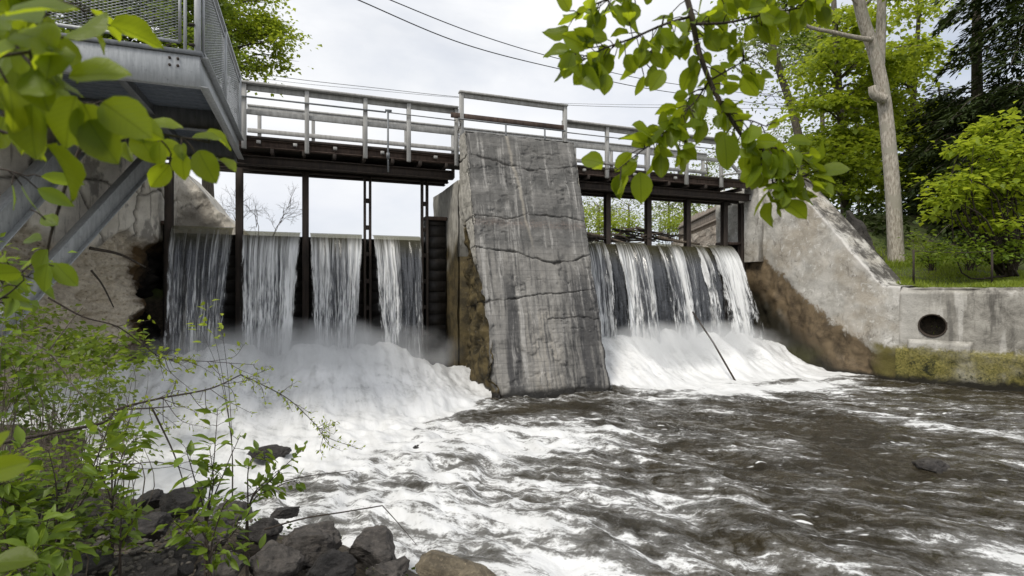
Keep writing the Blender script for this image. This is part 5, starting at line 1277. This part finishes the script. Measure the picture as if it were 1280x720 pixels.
leafy_branch('near_branch', 'two blurred leaf blades poking in at the left edge above the lower undergrowth', [(pk([(-60, 600, 0.55), (-20, 590, 0.55), (2, 585, 0.55)]), 0.0016, 0.0009, (0.9, 1.0), 0.0)], 0.04, 'leaf_apple', density=10, singles=[(-12, 590, 0.5, 0.034, 15, 10), (-6, 560, 0.55, 0.02, 60, 40), (-10, 705, 0.75, 0.055, 6, 60)])

# ------------------------------------------------------------------ undergrowth, saplings and twigs on the near bank
def gpt(px, py): # where the sight line meets the bank
    r = ray(px, py)
    for k in np.arange(1.0, 14, 0.02):
        p = EYE + r * k
        if p[2] <= max(0.0, float(ground_z(p[0], p[1]))): return p
    return EYE + r * 6
def sapling(label, px, py, tips, k, L0, dens=26, leaf='leaf_shrub', group='saplings on the near bank', r=0.006, t0=0.3):
    b = at_d(px, py, k); gz_ = float(ground_z(b[0], b[1])); base_ = np.array([b[0], b[1], min(b[2], gz_ - 0.02)])
    st_ = []
    for (tx, ty, dk) in tips:
        e = at_d(tx, ty, k + dk); m = (b + e) / 2 + np.array([0, 0, 0.04]) + rng.normal(size=3) * 0.03
        st_.append(([base_, b, m, e], r, r * 0.25, (t0, 1.0), 1.0))
    return leafy_branch('sapling', label, st_, L0, leaf, 'sapling', group, T_POINT, 0.15, 0.46, dens, up=1.4)
sapling('leafy sapling with pairs of bright leaves in front of the foam, tallest of its clump', 258, 660, [(272, 512, 0.1), (262, 560, 0), (300, 545, 0.1), (232, 560, -0.1)], 2.9, 0.085, 30)
sapling('leafy sapling with upright leaves rightmost on the bank beside the thin dead twig', 310, 640, [(382, 558, 0.2), (345, 590, 0.1), (330, 560, 0.1), (372, 600, 0.2)], 3.1, 0.080, 28)
sapling('low sapling with spreading leaves directly above the big bottom rocks', 262, 700, [(300, 655, 0), (240, 640, 0.1), (285, 625, 0), (215, 650, 0), (320, 690, 0.1)], 2.7, 0.075, 40)
sapling('sapling with slanting stem and broad leaves left of the gravel patch', 70, 690, [(128, 545, 0.2), (100, 580, 0), (140, 520, 0.3), (60, 560, 0)], 2.6, 0.085, 30)
sapling('sapling with bright tips against the foam between the bank and the arching twig', 140, 640, [(150, 520, 0.3), (172, 545, 0.3), (132, 560, 0.1), (118, 530, 0.2)], 3.0, 0.09, 24)
sapling('small sapling above the dark wet stones in the middle of the bank', 150, 690, [(138, 628, 0.2), (120, 650, 0.1), (165, 640, 0.2)], 2.8, 0.07, 40)
sapling('bushy sapling at the bottom left corner', 20, 735, [(15, 640, 0), (60, 650, 0.1), (-10, 660, 0), (90, 690, 0), (45, 690, -0.1)], 2.0, 0.075, 55)
sapling('sapling with long leaves at the left edge below the blurred leaf', -20, 640, [(30, 560, 0.2), (10, 600, 0), (50, 600, 0.2), (40, 640, 0.1)], 2.5, 0.08, 44)
sapling('slim leafy shoot curving up in front of the first waterfall', 290, 560, [(258, 378, 0.2), (246, 400, 0.1), (274, 392, 0.1)], 4.4, 0.075, 20, 'leaf_maple', r=0.004, t0=0.78)
def bush(label, c_px, c_py, k, rx, ry, rz, nc, per, ls, leaf, stems_mul=1):
    c = at_d(c_px, c_py, k); gz_ = float(ground_z(c[0], c[1]))
    return shrub('undergrowth_bush', label, (c[0], c[1], min(gz_, c[2]) - 0.02), ell(nc, c, (rx, ry, rz), 0.25), per, ls, leaf, spread=0.11, flat=0.6, group='bushes on the near bank', sr=0.006, bark='twig_pale')
bush('dense small leaved bush below the foot of the front strut', 100, 478, 5.8, 0.42, 0.40, 0.30, 20, 28, 0.07, 'leaf_mid')
bush('dense bush with shaded leaves left of the foam, lower than the front strut', 70, 515, 5.0, 0.42, 0.40, 0.24, 18, 28, 0.06, 'leaf_low')
bush('bright leaved bush at the left edge at the height of the waterfall feet', 0, 455, 4.2, 0.30, 0.3, 0.30, 16, 24, 0.08, 'leaf_shrub')
bush('thin pale bush leaning over the foam at the end of the abutment', 150, 440, 7.0, 0.45, 0.4, 0.24, 16, 26, 0.10, 'leaf_mid')
bush('low bush just above the wet stones at left', 45, 588, 3.8, 0.40, 0.3, 0.16, 15, 24, 0.055, 'leaf_mid')
bush('low spreading bush between the saplings and the foam', 150, 560, 4.1, 0.32, 0.3, 0.10, 12, 24, 0.05, 'leaf_mid')
bush('thin bright bush at the left edge between the two diagonal struts and the shrubs below', -8, 345, 4.4, 0.22, 0.25, 0.42, 14, 16, 0.08, 'leaf_shrub')
bush('dark low bush in the bottom left corner among the stones', 35, 670, 2.6, 0.30, 0.28, 0.14, 18, 30, 0.05, 'leaf_low')
bush('ferny bush behind the front strut at the left edge', 60, 420, 7.2, 0.55, 0.5, 0.35, 22, 30, 0.09, 'leaf_mid')
def twig(name, label, stems, bark='twig', leaf=None, L0=0.03, dens=0, cat='branch', group=None):
    return leafy_branch(name, label, stems, L0, leaf or 'leaf_maple', cat, group, T_POINT, 0.0, 0.55, dens, bark=bark, up=1.2)
def wander(a, b, k0, k1, n=5, j=0.04):
    out = []
    for i in range(n):
        t = i / (n - 1); out.append(at_d(a[0] + (b[0] - a[0]) * t, a[1] + (b[1] - a[1]) * t, k0 + (k1 - k0) * t) + (rng.normal(size=3) * j * (0 < i < n - 1)))
    return out
st_ = [(pk([(-30, 560, 2.9), (60, 542, 3.1), (130, 528, 3.3), (146, 512, 3.4), (200, 498, 3.5), (262, 486, 3.6), (302, 468, 3.7)]), 0.011, 0.004, (0.4, 1), 0.8),
       (pk([(300, 468, 3.7), (330, 482, 3.75), (362, 500, 3.8), (392, 528, 3.85), (408, 546, 3.9), (452, 562, 3.95)]), 0.004, 0.0015, (0.1, 1), 2.2),
       (pk([(150, 512, 3.4), (190, 510, 3.45), (215, 508, 3.5)]), 0.006, 0.003, (0.2, 1), 1.0),
       (pk([(190, 510, 3.45), (212, 555, 3.5), (222, 580, 3.5), (232, 612, 3.5)]), 0.006, 0.003, (0.8, 1), 0.1)]
for i in range(22):
    t = rng.uniform(0.35, 1); a = along(catmull(st_[0][0], 7), np.array([t]))[0][0]; e = a + np.array([rng.uniform(-0.05, 0.3), rng.uniform(-0.15, 0.15), rng.uniform(-0.22, 0.18)])
    st_.append(([a, (a + e) / 2 + rng.normal(size=3) * 0.03, e], 0.0025, 0.001, (0.2, 1), 1.6))
for i in range(14):
    t = rng.uniform(0.05, 0.95); a = along(catmull(st_[1][0], 7), np.array([t]))[0][0]; e = a + np.array([rng.uniform(-0.05, 0.16), rng.uniform(-0.1, 0.1), rng.uniform(-0.16, 0.10)])
    st_.append(([a, (a + e) / 2 + rng.normal(size=3) * 0.02, e], 0.002, 0.001, (0.2, 1), 2.4))
twig('arching_twig', 'arching dark twig with tiny new leaves reaching over the white foam', st_, 'twig', 'leaf_maple', 0.026, 30)
st_ = [(pk([(60, 372, 4.0), (104, 396, 4.1), (146, 408, 4.2), (180, 432, 4.3), (206, 448, 4.4), (262, 452, 4.5), (318, 456, 4.6)]), 0.007, 0.002, (0.3, 1), 0.6),
       (pk([(206, 448, 4.4), (214, 466, 4.4), (240, 488, 4.45)]), 0.003, 0.0015, (0.1, 1), 1.5),
       (pk([(262, 452, 4.5), (292, 446, 4.5), (304, 432, 4.5)]), 0.0025, 0.0012, (0.2, 1), 1.5),
       (pk([(146, 408, 4.2), (166, 404, 4.2), (188, 400, 4.2)]), 0.003, 0.0015, (0.2, 1), 2.0)]
for i in range(16):
    t = rng.uniform(0.3, 1); a = along(catmull(st_[0][0], 7), np.array([t]))[0][0]; e = a + np.array([rng.uniform(-0.05, 0.28), rng.uniform(-0.1, 0.1), rng.uniform(-0.24, 0.06)])
    st_.append(([a, (a + e) / 2 + rng.normal(size=3) * 0.03, e], 0.0025, 0.001, (0.2, 1), 1.8))
twig('arching_twig', 'thin twig with sparse yellow leaves crossing the feet of the first two falls', st_, 'twig', 'leaf_maple', 0.045, 16)
twig('dead_twig', 'bare reddish dead twig lying over the rocks towards the water', [(pk([(330, 662, 3.6), (380, 648, 3.7), (430, 640, 3.8), (478, 632, 3.9)]), 0.006, 0.004, (0, 1), 0), (pk([(478, 632, 3.9), (496, 652, 3.9), (520, 680, 3.85)]), 0.004, 0.002, (0, 1), 0)], 'twig')
twig('dead_twig', 'bare dark twig curving up from the saplings to the right', [(pk([(300, 625, 3.4), (336, 608, 3.5), (380, 596, 3.6), (442, 588, 3.7)]), 0.0045, 0.002, (0, 1), 0)], 'twig')
twig('dead_twig', 'bare arched twig over the wet stones near the left foam', [(pk([(130, 575, 3.6), (160, 580, 3.7), (200, 578, 3.8), (250, 592, 3.85)]), 0.005, 0.002, (0, 1), 0), (pk([(140, 576.5, 3.63), (180, 586, 3.75), (226, 582, 3.8)]), 0.003, 0.0015, (0, 1), 0)], 'twig')
twig('dead_twig', 'pale forked dead stick tangled in the left bushes', [(pk([(20, 420, 4.6), (60, 440, 4.5), (90, 480, 4.4), (110, 505, 4.3)]), 0.007, 0.004, (0, 1), 0), (pk([(60, 440, 4.5), (90, 400, 4.6), (104, 384, 4.6)]), 0.006, 0.003, (0, 1), 0)], 'twig_pale')
twig('dead_twig', 'dead branch leaning on the eroded face of the left abutment', [(pk([(112, 310, 9.2), (150, 318, 9.6), (182, 334, 10.0)]), 0.03, 0.016, (0, 1), 0)], 'bark_dark')
twig('dead_twig', 'thin dead stick propped against the left abutment above the bushes', [(pk([(114, 338, 9.0), (128, 356, 9.0), (142, 384, 8.8)]), 0.018, 0.010, (0, 1), 0)], 'bark_dark')
# low leaves over the soil
n = 9000; Yv = rng.uniform(1.0, 10.5, n); Xv = np.interp(Yv, SH_Y, SH_X) - rng.uniform(0.55, 4.0, n); gz = ground_z(Xv, Yv)
keep = (fbm(Xv * 1.1, Yv * 1.1, 4.0, 3) > -0.15) & (gz < 2.2) & (np.hypot(Xv, Yv) > 1.6); Xv, Yv, gz = Xv[keep], Yv[keep], gz[keep]; n = len(Xv)
mb = MB(); L = rng.uniform(0.02, 0.05, n); leaves(mb, np.stack([Xv, Yv, gz + rng.uniform(0.0, 0.12, n)], -1), rng.normal(size=(n, 3)) * (1, 1, 0.3), rng.normal(size=(n, 3)) * 0.4 + (0, 0, 1), L, L * 0.7, T_SMALL)
tag(mb.build('ground_cover', M['leaf_low']), 'low small leaved ground cover on the near bank', 'ground cover', kind='stuff')

# ------------------------------------------------------------------ rocks
import bmesh
def rock(label, c, size, rz, seed, mat='rock_grey', group=None, name='rock', cuts=9, rough=0.10, tilt=(0, 0), sub=5, cat='rock'):
    rg = np.random.default_rng(seed); bm = bmesh.new(); bmesh.ops.create_icosphere(bm, subdivisions=sub, radius=1.0)
    v = np.array([x.co[:] for x in bm.verts]); f = np.array([[x.index for x in q.verts] for q in bm.faces]); bm.free()
    for _ in range(cuts):
        nn_ = unit(rg.normal(size=3)); d = rg.uniform(0.45, 0.85); s = v @ nn_
        over = np.maximum(s - d, 0); v = v - over[:, None] * nn_ * 0.97
    o = rg.uniform(0, 50, 3)
    nz_ = fbm(v[:, 0] * 1.6 + o[0], v[:, 1] * 1.6 + o[1], v[:, 2] * 1.6 + o[2], 5, 0.52)
    rid = np.abs(fbm(v[:, 0] * 3.1 + o[1], v[:, 1] * 3.1 + o[2], v[:, 2] * 3.1 + o[0], 4, 0.55))
    v = v * (1 + rough * nz_[:, None] * 1.5 - rough * 0.9 * rid[:, None])
    v = v * (np.asarray(size) / 2)
    cx_, sx_ = math.cos(tilt[0]), math.sin(tilt[0]); v = v @ np.array([[1, 0, 0], [0, cx_, sx_], [0, -sx_, cx_]])
    cy_, sy_ = math.cos(tilt[1]), math.sin(tilt[1]); v = v @ np.array([[cy_, 0, -sy_], [0, 1, 0], [sy_, 0, cy_]])
    cz_, sz_ = math.cos(rz), math.sin(rz); v = v @ np.array([[cz_, sz_, 0], [-sz_, cz_, 0], [0, 0, 1]])
    ob = MB().add(v + np.asarray(c), t=f).build(name, M[mat], origin=c, smooth=True)
    return tag(ob, label, cat, group)
RK = [  # px, py, depth, size, rz, mat, label
 (464, 684, 3.95, (0.56, 0.46, 0.40), -0.3, 'rock_grey', 'big smooth grey boulder standing at the water edge left of the tan slab', (0.1, -0.25)),
 (385, 678, 3.85, (0.50, 0.40, 0.30), 0.2, 'rock_grey', 'broad angular grey rock directly left of the smooth boulder', (0.15, 0.2)),
 (412, 708, 3.6, (0.40, 0.34, 0.22), 0.7, 'rock_dark', 'flat dark rock at the bottom edge between the angular rock and the smooth boulder', (0.1, 0.1)),
 (482, 716, 3.7, (0.36, 0.30, 0.20), 0.3, 'rock_grey', 'low grey rock at the bottom edge touching the tan slab', (0, 0.1)),
 (345, 700, 3.55, (0.42, 0.36, 0.24), 1.1, 'rock_grey', 'brownish rock at the bottom edge right of the low sapling', (0.2, 0)),
 (328, 664, 3.9, (0.34, 0.28, 0.22), 0.2, 'rock_dark', 'dark rock at the foot of the rightmost sapling', (0, 0.2)),
 (296, 640, 4.1, (0.36, 0.30, 0.22), 0.8, 'rock_grey', 'grey rock at the water edge behind the saplings', (0.1, 0)),
 (232, 628, 4.5, (0.50, 0.36, 0.26), 0.4, 'rock_dark', 'dark wet rock at the foam edge behind the tallest sapling', (0, 0.1)),
 (186, 626, 4.6, (0.34, 0.28, 0.20), 1.3, 'rock_dark', 'round dark wet stone at the foam edge near the arched twig', (0, 0)),
 (150, 650, 4.0, (0.46, 0.36, 0.24), 0.1, 'rock_dark', 'black wet boulder over the hollow behind the gravel patch', (0, -0.1)),
 (104, 640, 4.1, (0.40, 0.34, 0.26), 0.9, 'rock_grey', 'grey rock half hidden by leaves left of the black boulder', (0.2, 0)),
 (40, 628, 3.9, (0.46, 0.36, 0.28), 0.3, 'rock_dark', 'dark stone under the leaves at the left edge', (0, 0)),
 (170, 716, 3.0, (0.42, 0.34, 0.16), 0.2, 'rock_grey', 'flat mossy slab at the bottom edge below the gravel patch', (0.15, 0.1)),
 (116, 702, 2.9, (0.20, 0.18, 0.16), 0.5, 'rock_dark', 'small black stone left of the gravel patch', (0, 0)),
 (124, 686, 3.1, (0.15, 0.13, 0.10), 0.9, 'rock_grey', 'small pale grey stone on top of the gravel patch edge', (0, 0)),
 (224, 700, 3.2, (0.36, 0.30, 0.20), 1.5, 'rock_dark', 'dark angular rock under the low sapling', (0, 0.2)),
 (282, 708, 3.3, (0.34, 0.30, 0.20), 0.6, 'rock_grey', 'grey brown rock at the bottom edge in the shade of the low sapling', (0.2, 0.1)),
 (80, 668, 3.4, (0.30, 0.26, 0.20), 0.4, 'rock_grey', 'leaf covered stone near the bottom left corner', (0, 0)),
 (262, 668, 3.7, (0.34, 0.28, 0.22), 1.9, 'rock_grey', 'grey rock among the sapling stems', (0.1, 0.1)),
 (355, 640, 4.4, (0.26, 0.22, 0.12), 0.3, 'rock_dark', 'low wet stone washed by the water beside the dead twig', (0, 0)),
 (190, 662, 3.6, (0.30, 0.26, 0.20), 0.3, 'rock_dark', 'dark stone beside the gravel patch on its right', (0, 0)),
]
for i, (px, py, k, sz, rz, mat, lab, tl) in enumerate(RK):
    c = at_d(px, py, k); rock(lab, c, np.array(sz) * 0.97, rz, 100 + i, mat, 'rocks at the edge of the near bank', tilt=tl)
# fillers that carry the rocks
tsl = at_d(566, 706, 3.72)
rock('tan layered slab of rock jutting into the water at the bottom', tsl + (0.02, 0.03, -0.05), (1.05, 0.46, 0.22), -0.62, 301, 'rock_tan', 'rocks at the edge of the near bank', cuts=22, rough=0.07, tilt=(0.12, 0.16))
rock('small dark rock breaking the white foam left of the saplings top', at_z(336, 566, 0.02), (0.52, 0.36, 0.20), 0.2, 401, 'rock_dark', 'stones in the river')
rock('pale rounded stone breaking the brown water at right', at_z(1166, 584, -0.02), (0.46, 0.40, 0.20), -0.4, 402, 'rock_grey', 'stones in the river')
rock('dark submerged stone in the froth below the pier', at_z(520, 566, -0.05), (0.40, 0.34, 0.22), -0.4, 403, 'rock_dark', 'stones in the river')
rock('small dark stone in the froth above the smooth boulder', at_z(520, 632, -0.02), (0.16, 0.14, 0.10), 0.4, 404, 'rock_dark', 'stones in the river', sub=4)
# gravel
def pebble_mesh():
    bm = bmesh.new(); bmesh.ops.create_icosphere(bm, subdivisions=2, radius=1.0)
    v = np.array([x.co[:] for x in bm.verts]); f = np.array([[x.index for x in q.verts] for q in bm.faces]); bm.free(); return v, f
pv, pf_ = pebble_mesh(); mb = MB()
for px, py, k, sr_, n_p in ((152, 690, 3.0, 0.20, 150), (205, 655, 3.7, 0.3, 80), (90, 680, 3.1, 0.35, 90), (330, 690, 3.6, 0.35, 90), (250, 690, 3.2, 0.3, 90)):
    c = at_d(px, py, k)
    for _ in range(n_p):
        q = c + np.array([rng.normal() * sr_, rng.normal() * sr_, 0]); s = rng.uniform(0.008, 0.022)
        z = max(float(ground_z(q[0], q[1])) + s * 0.4, (c[2] - 0.03 if n_p == 150 else 0) + s * rng.uniform(-0.2, 0.5))
        mb.add(pv * (s * rng.uniform(0.7, 1.4), s, s * rng.uniform(0.45, 0.8)) * (1 + 0.15 * rng.normal(size=(len(pv), 1))) + (q[0], q[1], z), t=pf_)
M['gravel'] = m_rock('grey_brown_gravel', (0.07, 0.06, 0.05), (0.17, 0.15, 0.125))
tag(mb.build('gravel', M['gravel'], smooth=True), 'loose pale gravel between the bank rocks', 'gravel', kind='stuff')

# ------------------------------------------------------------------ driftwood on the right crest, iron rod
DW = ['longest pale driftwood stick lying flat along the crest beside the fourth fall', 'dark driftwood branch against the right edge of the pier', 'forked driftwood branch heaped round the second post right of the pier']
rg = np.random.default_rng(5)
for i in range(44):
    x = rg.uniform(5.95, 7.6) if i % 3 == 0 else (rg.uniform(7.5, 10.3) if i % 3 == 1 else rg.uniform(8.2, 9.9)); l = rg.uniform(0.5, 1.5); a = rg.uniform(-0.5, 0.5)
    hgt = 0.30 * math.exp(-((x - 8.9) / 0.8) ** 2) + 0.12; z = 3.42 + rg.uniform(0, 1) * hgt
    c = np.array([x, DY + rg.uniform(-0.10, 0.25), z]); d = np.array([math.cos(a), math.sin(a) * 0.8, rg.uniform(-0.25, 0.2)]); d = d / np.linalg.norm(d)
    p = catmull([c - d * l / 2, c + rg.normal(size=3) * 0.05, c + d * l / 2], 5)
    r_ = rg.uniform(0.016, 0.05); mb = MB().tube(p, np.linspace(r_, r_ * 0.4, len(p)), 6)
    if i % 4 == 0: mb.tube(np.array([p[5], p[5] + (rg.uniform(-0.3, 0.3), -0.1, rg.uniform(-0.25, 0.25))]), np.array([r_ * 0.5, r_ * 0.2]), 5)
    o = mb.build('driftwood_stick', M['driftwood' if i % 3 == 1 else 'wet_wood'], origin=c, smooth=True)
    tag(o, 'weathered stick in the heap of driftwood caught on the crest of the right falls', 'driftwood', 'driftwood caught on the crest')
c = np.array([10.0, DY - 0.12, 3.47]); o = MB().tube([c - (0.75, 0.02, -0.10), c, c + (0.7, 0.0, -0.06)], [0.05, 0.045, 0.03], 7).build('driftwood_log', M['driftwood'], origin=c, smooth=True)
tag(o, 'thick pale driftwood log lying along the crest above the thinnest ribbon of water', 'driftwood')
mb = MB(); e0, e1 = np.array([9.98, 12.05, 1.55]), np.array([9.22, 9.85, -0.15])
e0 = at_d(866, 390, 14.3); e1 = at_d(921, 474, 12.4)
mb.tube([e0, (e0 + e1) / 2 + (0, 0, 0.015), e1 - (0, 0, 0.1)], 0.022, 8)
tag(mb.build('iron_rod', M['rust_dark'], origin=e1, smooth=True), 'dark iron rod slanting out of the foam below the right falls', 'rod')

# ------------------------------------------------------------------ fine spray hanging over the feet of the falls
def spray(x0, x1, y, z, ry, rz, dens, label):
    bm = bmesh.new(); bmesh.ops.create_icosphere(bm, subdivisions=3, radius=1.0)
    v = np.array([q.co[:] for q in bm.verts]); f = np.array([[q.index for q in t.verts] for t in bm.faces]); bm.free()
    nt = NT('fine_spray'); gc = nt.n('TexCoord').outputs['Generated']
    d3 = nt.n('VectorMath', {'operation': 'LENGTH'}, _0=nt.n('Mapping', None, Vector=gc, Location=(-1, -1, -1), Scale=(2, 2, 2)).outputs[0]).outputs['Value']
    puff = nt.n('TexNoise', None, Vector=nt.pos(), Scale=1.6, Detail=3.0).outputs[0]
    dn = nt.math('MULTIPLY', nt.mr(nt.math('ADD', d3, nt.math('MULTIPLY', nt.math('SUBTRACT', puff, 0.5), 1.1)), 1.0, 0.25), dens)
    dn = nt.math('MULTIPLY', dn, nt.mr(d3, 1.0, 0.8))
    vol = nt.n('VolumePrincipled', None, Color=(0.96, 0.97, 0.98, 1), Density=dn, Anisotropy=0.1)
    nt.t.links.new(vol.outputs[0], nt.out.inputs['Volume'])
    o = MB().add(v * ((x1 - x0) / 2, ry, rz) + ((x0 + x1) / 2, y, z), t=f).build('spray', nt.m, smooth=True)
    tag(o, label, 'spray', kind='stuff')
spray(-3.6, 3.6, 11.7, 0.75, 1.25, 0.85, 1.5, 'fine white spray over the feet of the left falls')
spray(5.4, 12.8, 11.5, 0.65, 1.2, 0.75, 1.8, 'fine white spray over the feet of the right falls')
